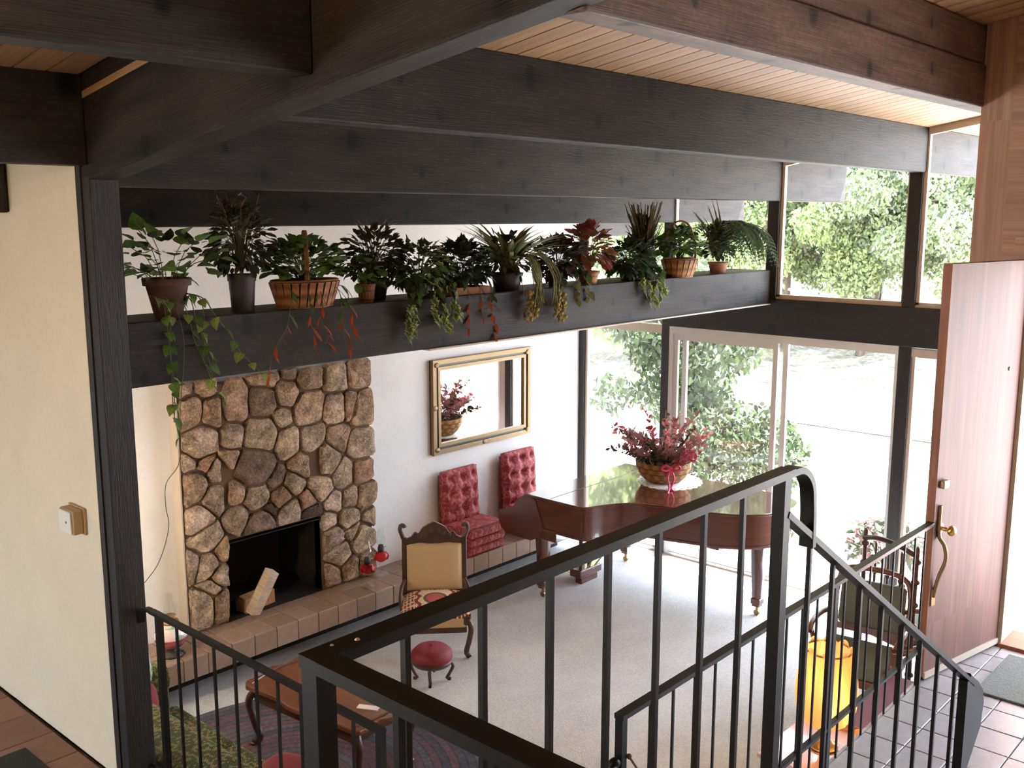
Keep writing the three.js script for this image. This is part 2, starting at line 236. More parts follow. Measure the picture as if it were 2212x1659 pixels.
for (let i = 0; i < 7; i++) struct('step', bxs(-0.6, 0.6, Y_HALL, Y_LAND - 0.2 * (i + 1) , -0.9 - 0.28 * (i + 1), -0.9 - 0.28 * i), M.quarry[1]);

// walls
{ // back wall with the firebox opening left out
  const s = shapeOf([[XC - 0.19, -0.1], [WX + 0.06, -0.1], [WX + 0.06, ceilY(ZB) + 0.02], [XC - 0.19, ceilY(ZB) + 0.02]]), h = new THREE.Path(); h.setFromPoints([[4.03, 0.34], [4.99, 0.34], [4.99, 1.06], [4.03, 1.06]].map(([a, b]) => new THREE.Vector2(a, b))); s.holes.push(h);
  struct('wall_back', boxUV(extr(s, 0.15).translate(0, 0, ZB - 0.15)), M.wallWhite);
}
struct('wall_hall_back', bxs(-3.1, XC - 0.19, 0, 4.6, -7.3, -7.15), M.wallCream);
{ // cream wall beside the living room, on the line of the left post
  const s = shapeOf([[4.55, Y_HALL - 0.05], [7.2, Y_HALL - 0.05], [7.2, ceilY(-7.2) + 0.03], [4.55, ceilY(-4.55) + 0.03]]);
  const g = extr(s, 0.1); g.rotateY(Math.PI / 2); g.translate(2.1, 0, 0); struct('wall_left', boxUV(g), M.wallCream);   // spans z = -4.5 .. -7.2
}
{ // walls behind the camera, each with a wide window of its own
  const a = shapeOf([[-7.3, 0], [3.1, 0], [3.1, 6], [-7.3, 6]]), h = new THREE.Path(); h.setFromPoints([[-7.0, 0.95], [-4.4, 0.95], [-4.4, 2.7], [-7.0, 2.7]].map(([x, y]) => new THREE.Vector2(x, y))); a.holes.push(h);
  struct('wall_living_side', bxs(2.2, 2.215, 0.2, 3.5, -6.77, -4.58), M.wallWhite);
  struct('wall_far_left', boxUV(extr(a, 0.15).rotateY(-Math.PI / 2).translate(-3.0, 0, 0)), M.wallCream);
  const w1 = struct('window_hall'); part('pane', bxs(-3.09, -3.084, 0.95, 2.7, -7.0, -4.4), M.glass, w1); for (const z of [-7.0, -5.7, -4.44]) part('frame', bxs(-3.11, -3.06, 0.95, 2.7, z, z + 0.04), M.trimPale, w1);
  struct('wall_behind', bxs(-3.1, 5.7, 0, 6, 3.0, 3.15), M.wallCream);
}
struct('trim', bxs(2.1, XC, -0.05, Y_HALL, -6.77, -1.6), M.wallWhite);                                // riser wall under the hall edge
struct('trim', bxs(XC, 5.5, -0.05, Y_ENTRY - 0.16, -1.612, -1.6), M.wallWhite);
{ // wall between living room and porch, and the door wall
  const s = shapeOf([[1.6, 0], [1.75, 0], [1.75, ceilY(-1.75)], [1.6, ceilY(-1.6)]]);
  const g = extr(s, 3.25); g.rotateY(Math.PI / 2); g.translate(5.5, 0, 0); struct('wall_side', boxUV(g), M.wallPink);
  const wall = shapeOf([[1.6, Y_ENTRY], [1.44, Y_ENTRY], [1.44, 3.33], [0.66, 3.33], [0.66, Y_ENTRY], [-3.0, Y_ENTRY], [-3.0, ceilY(3)], [1.6, ceilY(-1.6)]]);
  const light = new THREE.Path(); light.setFromPoints([[0.45, 1.40], [0.45, 3.30], [-1.2, 3.30], [-1.2, 1.40]].map(([a, b]) => new THREE.Vector2(a, b))); wall.holes.push(light);
  const w = extr(wall, 0.14); w.rotateY(Math.PI / 2); w.translate(5.5, 0, 0); struct('wall_right', boxUV(w), M.wallPink);
  const sl = struct('window_sidelight'); part('pane', bxs(5.56, 5.566, 1.40, 3.30, -0.45, 1.2), M.glass, sl); for (const z of [-0.45, 0.36, 1.16]) part('frame', bxs(5.54, 5.59, 1.40, 3.30, z, z + 0.04), M.trimPale, sl);
  const d = struct('door_1');
  part('jamb', bxs(5.46, 5.66, Y_ENTRY, 3.33, -1.455, -1.43), M.trimPale, d); part('jamb', bxs(5.46, 5.66, Y_ENTRY, 3.33, -0.67, -0.645), M.trimPale, d); part('head', bxs(5.46, 5.66, 3.31, 3.345, -1.455, -0.645), M.trimPale, d);
  part('threshold', bxs(5.44, 5.68, Y_ENTRY - 0.005, Y_ENTRY + 0.02, -1.44, -0.66, 0.004), M.doorEdge, d);
  part('casing', bxs(5.475, 5.5, 3.345, 3.42, -1.53, -0.57), M.wallPink, d);
}
// ceiling boards, each its own plank, running up the slope; roof over them
{
  const c = struct('ceiling'), L = 11.6, w = 0.142, len = L * Math.hypot(1, SLOPE);
  const g = bx(w - 0.010, 0.03, len), gs = bx(w - 0.010, 0.03, 6.94 * Math.hypot(1, SLOPE));
  for (let i = 0; i < 92; i++) {
    const x = -2.95 + i * w; if (x > 10.05) break;
    const far = x > 7.65, z = far ? -5.03 : -2.7, p = part('plank', far ? gs : g, M.planks[Math.floor(rnd() * 4)], c); p.position.set(x, ceilY(z) + 0.016 + (x < 2.1 ? 0.10 : 0), z); p.rotation.x = TILT;
  }
  const r = part('roof_deck', bx(10.7, 0.12, len), M.roof, c); r.position.set(2.34, ceilY(-2.7) + 0.20, -2.7); r.rotation.x = TILT;
  const q = part('roof_deck', bx(2.42, 0.12, 6.94 * Math.hypot(1, SLOPE)), M.roof, c); q.position.set(8.88, ceilY(-5.03) + 0.20, -5.03); q.rotation.x = TILT;
}
// beams
const beam = (x0, x1, yb, yt, z0, z1, m = M.beam) => struct('beam', bxs(x0, x1, yb, yt, z0, z1, 0.008), m);
{ // each roof beam is two stacked timbers with a joint between
  for (const [z, yb, d, m] of [[-5.65, 3.455, 0.12, M.beam], [-4.5, 3.655, 0.12, M.beam], [-3.2, 3.88, 0.12, M.beam]]) beam(2.2, 10.0, yb, ceilY(z) + 0.012, z - d / 2, z + d / 2, m);
  beam(8.63, 9.85, 3.30, ceilY(-6.7) + 0.012, -6.76, -6.65);
  const b = struct('beam'); part('lower_timber', bxs(2.22, 5.9, 4.07, 4.278, -1.86, -1.74, 0.01), M.beamRed, b); part('upper_timber', bxs(2.22, 5.9, 4.28, ceilY(-1.86) + 0.01, -1.86, -1.755, 0.008), M.beamRed, b);
  const D = struct('beam', bx(0.14, 0.46, 9.2, 0, 0, 0, 0.008), M.beam); D.position.set(2.17, 3.655 + 0.149 * (-2.2 + 4.62) + 0.23 * Math.hypot(1, 0.149), -2.2); D.rotation.x = -Math.atan(0.149);   // sloping carrier over the left post
  beam(-3, 2.1, 3.745, ceilY(-4.5) + 0.12, -4.57, -4.43); beam(-3, 2.1, 3.985, ceilY(-2.85) + 0.13, -2.92, -2.78); beam(-3, 2.1, 4.25, ceilY(-1.3) + 0.13, -1.37, -1.23);
}
const post = (x0, x1, y0, y1, z0, z1) => struct('post', bxs(x0, x1, y0, y1, z0, z1, 0.005), M.post);
post(2.1, XC, 0.0, 3.70, -4.57, -4.43);
struct('trim', bxs(2.092, 2.1, Y_HALL, 3.75, -4.545, -4.5), M.post);
// window wall: posts, mid rail, panes
for (const [z, w] of [[ZB + 0.035, 0.07], [-5.65, 0.09], [-3.21, 0.11]]) post(WX - 0.01, WX + 0.09, 0, ceilY(z) + 0.01, z - w / 2, z + w / 2);
post(WX - 0.01, WX + 0.09, 2.74, ceilY(-4.5), -4.555, -4.445);
post(WX - 0.01, WX + 0.09, 0, ceilY(-1.8), -1.86, -1.75);
struct('beam', bxs(WX - 0.02, WX + 0.1, 2.415, 2.755, -5.605, -1.75, 0.005), M.post);
struct('trim', bxs(WX + 0.01, WX + 0.08, 2.33, 2.415, -6.7, -5.695), M.trimPale);
struct('trim', bxs(WX + 0.005, WX + 0.075, 2.755, 2.775, -5.6, -1.86), M.trimPale);
struct('trim', bxs(WX - 0.005, WX + 0.1, 0, 0.035, -6.74, -1.86), M.aluminium);
struct('trim', bxs(WX - 0.03, WX + 0.05, -0.15, 0.004, -6.74, -1.86), M.trimPale);
struct('trim', bx(0.05, 0.06, 5.0 * Math.hypot(1, SLOPE)), M.trimPale).position.set(WX + 0.05, ceilY(-4.2) - 0.03, -4.2); scene.children.at(-1).rotation.x = TILT;
function pane(z0, z1, y0, y1a, y1b, fr = 0.03) {
  const w = struct('window_' + (++pane.n));
  const g = extr(shapeOf([[-z0, y0], [-z1, y0], [-z1, y1b], [-z0, y1a]]), 0.006); g.rotateY(Math.PI / 2); g.translate(WX + 0.04, 0, 0); part('pane', g, M.glass, w);
  if (fr) { part('frame', bxs(WX + 0.02, WX + 0.065, y0, y1a, z0, z0 + fr), M.trimPale, w); part('frame', bxs(WX + 0.02, WX + 0.065, y0, y1b, z1 - fr * 0.6, z1), M.trimPale, w); part('sill', bxs(WX + 0.02, WX + 0.065, y0, y0 + 0.02, z0, z1), M.trimPale, w); }
  return w;
}
pane.n = 0;
pane(-6.70, -5.695, 2.40, ceilY(-6.70), ceilY(-5.7)); pane(-5.605, -4.555, 2.775, ceilY(-5.6), ceilY(-4.56)); pane(-4.445, -3.265, 2.775, ceilY(-4.44), ceilY(-3.27)); pane(-3.155, -1.86, 2.775, ceilY(-3.15), ceilY(-1.87));
pane(-6.70, -5.695, 0.035, 2.33, 2.33);
{ const w = pane(-3.155, -1.86, 0.035, 2.33, 2.33); part('head', bxs(WX, WX + 0.08, 2.33, 2.40, -3.155, -1.86), M.trimPale, w); }
{ // sliding door: fixed left half, right half slid open behind it
  const d = struct('door_2');
  part('head', bxs(WX - 0.005, WX + 0.1, 2.34, 2.415, -5.605, -3.265), M.aluminium, d);
  part('jamb', bxs(WX - 0.005, WX + 0.1, 0.035, 2.34, -5.605, -5.555), M.aluminium, d); part('jamb', bxs(WX - 0.005, WX + 0.1, 0.035, 2.34, -3.29, -3.265), M.aluminium, d);
  for (const [x, a, b] of [[WX + 0.02, -5.555, -4.40], [WX + 0.07, -5.48, -4.32]]) {
    part('pane', bxs(x, x + 0.006, 0.09, 2.28, a + 0.05, b - 0.05), M.glass, d);
    part('stile', bxs(x - 0.014, x + 0.02, 0.035, 2.34, a, a + 0.05), M.aluminium, d); part('stile', bxs(x - 0.014, x + 0.02, 0.035, 2.34, b - 0.05, b), M.aluminium, d);
    part('rail', bxs(x - 0.014, x + 0.02, 0.035, 0.11, a + 0.05, b - 0.05), M.aluminium, d); part('rail', bxs(x - 0.014, x + 0.02, 2.28, 2.34, a + 0.05, b - 0.05), M.aluminium, d);
  }
}

// ---------------------------------------------------------------- iron railings
const flat = (a, b) => bar(a, b, 0.033, 0.016);
const upright = (x, y0, y1, z, w) => bxs(x - w / 2, x + w / 2, y0, y1, z - w / 2, z + w / 2, w > 0.03 ? 0.003 : 0);
{
  const r = thing('railing', 'large black iron landing railing in front with level handrails meeting at a corner post', 'railing', [0.66, Y_LAND, -0.9]);
  const y = 3.026 - Y_LAND, z = 0;
  part('handrail', [flat(V(-0.016, y - 0.0065, 0), V(1.17, y - 0.0065, 0)), sweepBar([V(1.16, y - 0.0068, 0), V(1.215, y - 0.012, 0), V(1.255, y - 0.045, 0), V(1.268, y - 0.10, 0), V(1.272, y - 0.19, 0)], 0.032, 0.014)], M.iron, r);
  part('handrail', flat(V(0, y - 0.0068, 0.016), V(0, y - 0.0068, 0.80)), M.iron, r);
  part('bottom_rail', bxs(0, 1.14, 0.06, 0.075, -0.008, 0.008), M.iron, r); part('bottom_rail', bxs(-0.008, 0.008, 0.06, 0.075, 0, 0.8), M.iron, r);
  part('corner_post', upright(0.0, 0, y - 0.012, 0.0, 0.028), M.iron, r); part('end_post', upright(1.145, 0, y - 0.012, 0, 0.027), M.iron, r);
  part('base_collar', upright(1.145, 0, 0.03, 0, 0.05), M.iron, r); part('base_collar', upright(0.0, 0, 0.03, 0.0, 0.05), M.iron, r);
  for (const x of [0.135, 0.276, 0.42, 0.563, 0.705, 0.849, 0.989]) part('baluster', upright(x, 0.1, y - 0.0125, 0, 0.0096), M.iron, r);
  for (const d of [0.14, 0.28, 0.42, 0.56, 0.70]) part('baluster', upright(0, 0.1, y - 0.0125, d, 0.0096), M.iron, r);
  part('end_post', upright(0, 0, y - 0.012, 0.8, 0.027), M.iron, r);
  part('screw', new THREE.SphereGeometry(0.004, 8, 6).translate(0.055, y, 0.004), M.aluminium, r); part('screw', new THREE.SphereGeometry(0.003, 8, 6).translate(0.025, y, -0.006), M.aluminium, r);
}
{
  const r = thing('railing', 'black iron stair railing sloping down to the tiled entry floor', 'railing', [3.08, Y_ENTRY, -0.9]);
  const at = (x) => 2.78 - 0.64 * (x - 2.066) - Y_ENTRY, X = -3.08;
  part('handrail', bar(V(1.812 + X, at(1.812) - 0.007, 0), V(3.14 + X, at(3.14) - 0.007, 0), 0.030, 0.013), M.iron, r);
  const tongue = extr(shapeOf([[0.02, at(3.10) + 0.012], [0.10, at(3.18) + 0.012], [0.155, at(3.235) + 0.0], [0.175, at(3.25) - 0.04], [0.16, at(3.25) - 0.12], [0.012, 0.50], [0.008, 0.52]]), 0.018, 0.003); tongue.translate(0, 0, -0.009); part('newel_bracket', tongue, M.iron, r);
  part('newel', upright(0, 0, at(3.08) - 0.012, 0, 0.027), M.iron, r); part('base_collar', upright(0, 0, 0.03, 0, 0.05), M.iron, r);
  for (const x of [1.945, 2.067, 2.23, 2.372, 2.522, 2.667, 2.817, 2.98]) part('baluster', upright(x + X, Math.max(0, 0.176 * Math.ceil((3.2 - x) / 0.28 - 1)) , at(x) - 0.012, 0, 0.0096), M.iron, r);
}
{
  const r = thing('railing', 'black iron railing from the dark timber post along the hall edge above the green sofa', 'railing', [2.21, Y_HALL, -4.43]);
  const y = 1.665 - Y_HALL, Z = 4.43;
  part('handrail', [flat(V(0, y - 0.0065, 0.11), V(0, y - 0.0065, 1.796)), sweepBar([V(0, y - 0.09, 0.0), V(0, y - 0.035, 0.015), V(0, y - 0.010, 0.05), V(0, y - 0.0066, 0.115)], 0.03, 0.014)], M.iron, r);
  part('end_post', upright(0, 0, y - 0.012, 1.782, 0.028), M.iron, r); part('post', upright(0, 0, y - 0.012, 0.175, 0.029), M.iron, r); part('bottom_rail', bxs(-0.008, 0.008, 0.06, 0.075, 0, 1.78), M.iron, r);
  for (const z of [-4.093, -3.943, -3.778, -3.612, -3.451, -3.295, -3.138, -2.97, -2.806]) part('baluster', upright(0, 0.1, y - 0.012, z + Z, 0.011), M.iron, r);
}
{
  const r = thing('railing', 'black iron railing along the tiled entry floor edge behind the stair rail', 'railing', [2.25, Y_ENTRY, -1.6]);
  const y = 2.08 - Y_ENTRY, X = -2.25;
  part('handrail', flat(V(-0.01, y - 0.0065, 0), V(2.56, y - 0.0065, 0)), M.iron, r); part('bottom_rail', bxs(1.0, 2.56, 0.172, 0.186, -0.012, 0.012), M.iron, r);
  part('end_post', upright(0.003, -0.3, y - 0.012, 0, 0.026), M.iron, r); part('post', upright(1.45, 0, y - 0.012, 0, 0.028), M.iron, r); part('end_post', upright(2.545, 0, y - 0.012, 0, 0.026), M.iron, r);
  for (let x = 0.155; x < 2.5; x += 0.1275) if (Math.abs(x - 1.45) > 0.06) part('baluster', upright(x, x < 1 ? -0.2 : 0.0, y - 0.012, 0, 0.0078), M.iron, r);
  part('knob', new THREE.SphereGeometry(0.017, 14, 10).scale(1.3, 1, 1).translate(-0.028, 0.665, 0.0), M.iron, r);
}
single('safety_bar', [rod(V(2.275, 1.94, -1.585), V(1.85, 1.865, -0.9), 0.0035), new THREE.SphereGeometry(0.009, 8, 6).translate(2.275, 1.94, -1.585)], M.stemDry, 'thin brown bar stretched low between two black iron posts across the passage', 'bar');

// ---------------------------------------------------------------- stone fireplace and floating hearth
{
  const t = thing('fireplace', 'rough tan fieldstone fireplace with a black square firebox and raised stones', 'fireplace', [4.6, 0, ZB]);
  const ox = 4.6, zf = 0.10;                                                        // face of the mortar before the wall
  const X0 = 3.70, X1 = 5.56, Y0 = 0.36, Y1 = 2.34, FX0 = 4.05, FX1 = 4.97, FY = 1.02;
  part('mortar', [bxs(X0 - ox, FX0 - ox, Y0, 2.26, 0, zf), bxs(FX1 - ox, X1 - 0.04 - ox, Y0, 2.26, 0, zf), bxs(FX0 - ox, FX1 - ox, FY, 2.26, 0, zf)], M.mortar, t);
  part('side_panel', bxs(X0 - 0.012 - ox, X0 - ox, Y0, 2.5, 0, zf + 0.012), M.trimPale, t);
  const fb = part('firebox', [bxs(FX0 - ox - 0.02, FX1 - ox + 0.02, Y0 - 0.004, Y0 + 0.004, -0.55, zf), bxs(FX0 - ox - 0.02, FX1 - ox + 0.02, Y0, FY + 0.05, -0.56, -0.53), bxs(FX0 - ox - 0.03, FX0 - ox, Y0, FY + 0.05, -0.55, zf - 0.02), bxs(FX1 - ox, FX1 - ox + 0.03, Y0, FY + 0.05, -0.55, zf - 0.02), bxs(FX0 - ox - 0.02, FX1 - ox + 0.02, FY + 0.02, FY + 0.05, -0.55, zf - 0.02)], M.soot, t);
  part('screen_rod', rod(V(FX0 - ox, FY - 0.03, zf - 0.01), V(FX1 - ox, FY - 0.03, zf - 0.01), 0.006), M.iron, t);
  // stones: centre x, y, weight, tone; a power diagram gives their outlines
  const S = [
    [3.80, 2.08, 9, 'T'], [3.75, 2.27, 4, 'T'], [3.93, 2.26, 4, 'T'], [3.97, 2.06, 7, 'T'], [4.19, 2.09, 8, 'T'], [4.47, 2.27, 7, 'T'], [4.43, 2.08, 9, 'D'], [4.66, 2.11, 7, 'T'], [4.70, 2.30, 4, 'D'], [4.89, 2.23, 8, 'T'], [5.15, 2.20, 7, 'L'], [5.38, 2.21, 5, 'T'],
    [4.88, 1.96, 11, 'T'], [5.14, 1.91, 8, 'L'], [5.28, 1.91, 3, 'T'], [5.42, 1.86, 7, 'T'],
    [3.87, 1.84, 10, 'L'], [4.14, 1.84, 4, 'L'], [4.40, 1.81, 11, 'L'], [4.60, 1.93, 2, 'L'], [4.66, 1.71, 7, 'L'], [4.90, 1.71, 9, 'L'], [5.15, 1.67, 7, 'T'], [5.40, 1.57, 8, 'L'], [5.01, 1.49, 11, 'L'], [3.76, 1.70, 4, 'L'],
    [3.78, 1.51, 9, 'T'], [3.90, 1.68, 4, 'R'], [4.01, 1.59, 6, 'L'], [3.98, 1.38, 8, 'G'], [4.33, 1.57, 12, 'D'], [4.11, 1.67, 3, 'T'], [4.77, 1.49, 6, 'T'], [4.69, 1.36, 6, 'G'], [4.53, 1.42, 4, 'D'], [5.20, 1.33, 8, 'L'], [5.40, 1.33, 5, 'R'],
    [4.96, 1.27, 9, 'L'], [5.09, 1.11, 7, 'L'], [4.85, 1.19, 6, 'R'], [5.27, 1.10, 6, 'L'], [5.44, 1.08, 7, 'T'], [4.16, 1.37, 6, 'T'], [4.33, 1.32, 9, 'L'], [4.57, 1.27, 7, 'R'], [3.83, 1.24, 8, 'L'], [4.16, 1.20, 7, 'G'], [4.44, 1.18, 4, 'K'], [4.64, 1.12, 8, 'G'],
    [5.25, 0.94, 7, 'L'], [5.04, 0.96, 6, 'L'], [4.35, 1.09, 10, 'D'], [3.88, 1.09, 9, 'L'], [4.88, 1.07, 6, 'K'], [5.29, 0.81, 4, 'L'], [5.08, 0.80, 7, 'G'], [5.40, 0.72, 9, 'L'], [3.75, 0.92, 5, 'L'], [3.88, 0.88, 7, 'L'], [4.01, 0.95, 4, 'T'], [3.99, 0.76, 5, 'L'], [5.14, 0.63, 8, 'L'], [5.05, 0.47, 7, 'L'], [5.24, 0.49, 5, 'T'], [5.45, 0.50, 6, 'T'], [3.91, 0.68, 4, 'L'], [3.81, 0.55, 9, 'L'], [3.99, 0.54, 6, 'T'], [5.50, 0.90, 5, 'T'],
  ];
  const cut = (poly, a, b, c) => { const o = []; for (let i = 0; i < poly.length; i++) { const p = poly[i], q = poly[(i + 1) % poly.length], dp = a * p[0] + b * p[1] - c, dq = a * q[0] + b * q[1] - c; if (dp <= 0) o.push(p); if ((dp < 0 && dq > 0) || (dp > 0 && dq < 0)) { const k = dp / (dp - dq); o.push([lerp(p[0], q[0], k), lerp(p[1], q[1], k)]); } } return o; };
  const r = mulberry(41), w = (s) => s * s * 0.00016;
  const mats = {};
  S.forEach(([x, y, s, tone], i) => {
    let c = [[X0 + 0.006, Y0], [X1 + (r() - 0.5) * 0.05, Y0], [X1 + (r() - 0.5) * 0.05, Y1 - r() * 0.05], [X0 + 0.006, Y1 - r() * 0.06]];
    if (y > FY && x > FX0 - 0.02 && x < FX1 + 0.02) c = cut(c, 0, -1, -FY + 0.0); else if (x < 4.5) c = cut(c, 1, 0, FX0 + (r() - 0.4) * 0.02); else c = cut(c, -1, 0, -FX1 + (r() - 0.4) * 0.02);
    S.forEach(([u, v, q], j) => { if (j === i) return; const a = 2 * (u - x), b = 2 * (v - y); c = cut(c, a, b, u * u + v * v - x * x - y * y + w(s) - w(q)); });
    if (c.length < 3) return;
    const m = c.reduce((a, p) => [a[0] + p[0] / c.length, a[1] + p[1] / c.length], [0, 0]);
    // pull in for the joint, soften the corners, jitter
    let P = c.map((p) => { const d = Math.hypot(p[0] - m[0], p[1] - m[1]), k = Math.max(0.5, (d - 0.0125) / d); return [m[0] + (p[0] - m[0]) * k, m[1] + (p[1] - m[1]) * k]; });
    const ch = []; for (let k = 0; k < P.length; k++) { const a = P[k], b = P[(k + 1) % P.length]; ch.push([lerp(a[0], b[0], 0.12), lerp(a[1], b[1], 0.12)], [lerp(a[0], b[0], 0.55) + (r() - 0.5) * 0.02, lerp(a[1], b[1], 0.55) + (r() - 0.5) * 0.02], [lerp(a[0], b[0], 0.88), lerp(a[1], b[1], 0.88)]); } P = ch;
    const h = 0.028 + 0.03 * r(), tx = (r() - 0.5) * 0.16, ty = (r() - 0.5) * 0.16, rings = [[1, -0.02], [1.0, h * 0.35], [0.93, h * 0.75], [0.72, h], [0.35, h * 1.05]].map(([k, z], q) => P.map(([a, b]) => { const X = (a - m[0]) * k, Y = (b - m[1]) * k; return [m[0] + X - ox, m[1] + Y, zf + z + (q > 1 ? X * tx + Y * ty + (r() - 0.5) * 0.009 : 0)]; }));
    const pos = [], n = P.length; for (let q = 0; q < rings.length - 1; q++) for (let k = 0; k < n; k++) { const A = rings[q][k], B = rings[q][(k + 1) % n], C = rings[q + 1][(k + 1) % n], D = rings[q + 1][k]; pos.push(...A, ...B, ...C, ...A, ...C, ...D); }
    const top = rings.at(-1); for (let k = 0; k < n; k++) pos.push(...top[k], ...top[(k + 1) % n], m[0] - ox, m[1], zf + h * 1.06);
    const g = new THREE.BufferGeometry(); g.setAttribute('position', new THREE.Float32BufferAttribute(pos, 3)); g.computeVertexNormals(); boxUV(g);
    const uv = g.attributes.uv, du = r(), dv = r(); for (let k = 0; k < uv.count; k++) uv.setXY(k, uv.getX(k) + du, uv.getY(k) + dv);
    const v = Math.floor(r() * 3), key = tone + v, base = M.stone[tone], f = 0.88 + 0.12 * v;
    mats[key] ??= std({ color: lin(base[0] * f, base[1] * f, base[2] * f), map: T.stone, bumpMap: T.stoneBump, bumpScale: 0.006, roughness: 0.9 });
    part('stone', g, mats[key], t);
  });
}
{ // tiled hearth slab that floats on the wall, dark under it
  const t = thing('hearth', 'long floating hearth bench clad in brown square tiles below the stone fireplace and mirror', 'hearth', [XC, 0, -6.30]);
  const L = 5.9, top = 0.355, bot = 0.19;
  part('slab', bxs(0, L, bot + 0.004, top - 0.012, ZB + 6.30, -0.014), M.groutDark, t);
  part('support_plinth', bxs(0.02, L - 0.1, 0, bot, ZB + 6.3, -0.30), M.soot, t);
  const gt = tileGeo(0.194, 0.224, 0.013, 0.003), gf = tileGeo(0.194, top - bot - 0.006, 0.014, 0.003); gf.rotateX(Math.PI / 2); 
  const r = mulberry(9);
  for (let i = 0; i < 29; i++) {
    for (let j = 0; j < 2; j++) { const p = part('tile', gt, M.hearthTile[Math.floor(r() * 3)], t); p.position.set(0.1 + i * 0.2, top - 0.013, -0.117 - j * 0.23); }
    const f = part('tile', gf, M.hearthTile[Math.floor(r() * 3)], t); f.position.set(0.1 + i * 0.2, (top + bot) / 2 - 0.002, -0.014);
  }
}
{ // two pieces of firewood
  const a = thing('log', 'pale split log leaning upright in the dark firebox', 'log', [4.23, 0.36, -6.60]);
  const g = extr(shapeOf([[-0.05, 0], [0.05, 0.0], [0.055, 0.07], [0.0, 0.1], [-0.05, 0.06]]), 0.36, 0.004); const w = part('split_face', g, M.birch, a); w.rotation.set(-Math.PI / 2 + 0.25, 0.38, 0.2); w.position.set(0.0, 0.03, 0.03);
  const b = thing('log', 'orange brown log lying flat behind the leaning pale log in the firebox', 'log', [4.37, 0.365, -6.78], 0.15);
  part('wood', extr(shapeOf([[-0.06, 0], [0.06, 0.0], [0.065, 0.08], [0.02, 0.125], [-0.055, 0.11]]), 0.30, 0.004).rotateY(Math.PI / 2).translate(-0.15, 0, 0), M.logEnd, b);
}
{ // mirror
  const W = 1.385, H = 0.905, t = thing('mirror', 'large rectangular wall mirror in a gilt frame with a dark green inner band', 'mirror', [7.03, 1.735, ZB]);
  part('backing', bx(W, H, 0.02, 0, 0, 0.01), M.carved, t); part('mirror_glass', bx(W - 0.19, H - 0.19, 0.006, 0, 0, 0.026), M.mirror, t);
  const side = (len, horizontal, s, o0, w, d, mat, name) => { const g = extr(shapeOf([[-len / 2 + (o0), 0], [len / 2 - o0, 0], [len / 2 - o0 - w, w], [-len / 2 + o0 + w, w]]), d, 0.004); if (!horizontal) g.rotateZ(Math.PI / 2); if (horizontal) { if (s < 0) g.translate(0, -H / 2 + o0, 0); else { g.rotateZ(Math.PI); g.translate(0, H / 2 - o0, 0); } } else { if (s < 0) { g.rotateZ(Math.PI); g.translate(-W / 2 + o0, 0, 0); } else g.translate(W / 2 - o0, 0, 0); } g.translate(0, 0, 0.02); part(name, boxUV(g), mat, t); };
  const green = std({ color: lin(0.035, 0.05, 0.03), roughness: 0.4 });
  for (const s of [-1, 1]) { side(W, true, s, 0, 0.04, 0.03, M.gilt, 'outer_moulding'); side(H, false, s, 0, 0.04, 0.03, M.gilt, 'outer_moulding'); side(W, true, s, 0.04, 0.03, 0.016, green, 'green_band'); side(H, false, s, 0.04, 0.03, 0.016, green, 'green_band'); side(W, true, s, 0.068, 0.03, 0.026, M.gilt, 'inner_moulding'); side(H, false, s, 0.068, 0.03, 0.026, M.gilt, 'inner_moulding'); }
  for (const [x, y] of [[-0.6475, -0.4075], [0.6475, -0.4075], [-0.6475, 0.4075], [0.6475, 0.4075], [0, -0.43], [-0.67, 0]]) part('carved_ornament', new THREE.SphereGeometry(0.028, 10, 8).scale(1.3, 0.9, 0.5).translate(x, y, 0.052), M.gilt, t);
}
// oil lamps on the hearth
function redLamp(label, pos) {
  const t = thing('oil_lamp', label, 'lamp', pos, 0, 'red oil lamps on the hearth');
  part('foot', lathe([[0, 0], [0.065, 0], [0.062, 0.012], [0.02, 0.03], [0.013, 0.07], [0.018, 0.1], [0.012, 0.125], [0, 0.13]]), M.clearGlass, t);
  part('oil_font', lathe([[0, 0.12], [0.03, 0.122], [0.068, 0.15], [0.072, 0.178], [0.05, 0.205], [0.022, 0.214], [0, 0.214]]), M.redGlass, t);
  part('burner', lathe([[0, 0.212], [0.024, 0.213], [0.03, 0.235], [0.026, 0.26], [0.02, 0.275], [0, 0.276]]), M.potDark, t);
  part('wick_knob', rod(V(0.02, 0.245, 0), V(0.06, 0.245, 0), 0.004), M.brassDull, t);
  part('chimney', lathe([[0.024, 0.262], [0.04, 0.30], [0.042, 0.33], [0.028, 0.38], [0.025, 0.43], [0.023, 0.43], [0.026, 0.38], [0.04, 0.33], [0.038, 0.30], [0.022, 0.262]]), M.clearGlass, t);
}
redLamp('red glass oil lamp nearer the firebox on the brown hearth, glass foot and chimney', [5.27, 0.3555, -6.44]);
redLamp('red glass oil lamp by the white wall on the brown hearth, glass foot and chimney', [5.56, 0.3555, -6.60]);
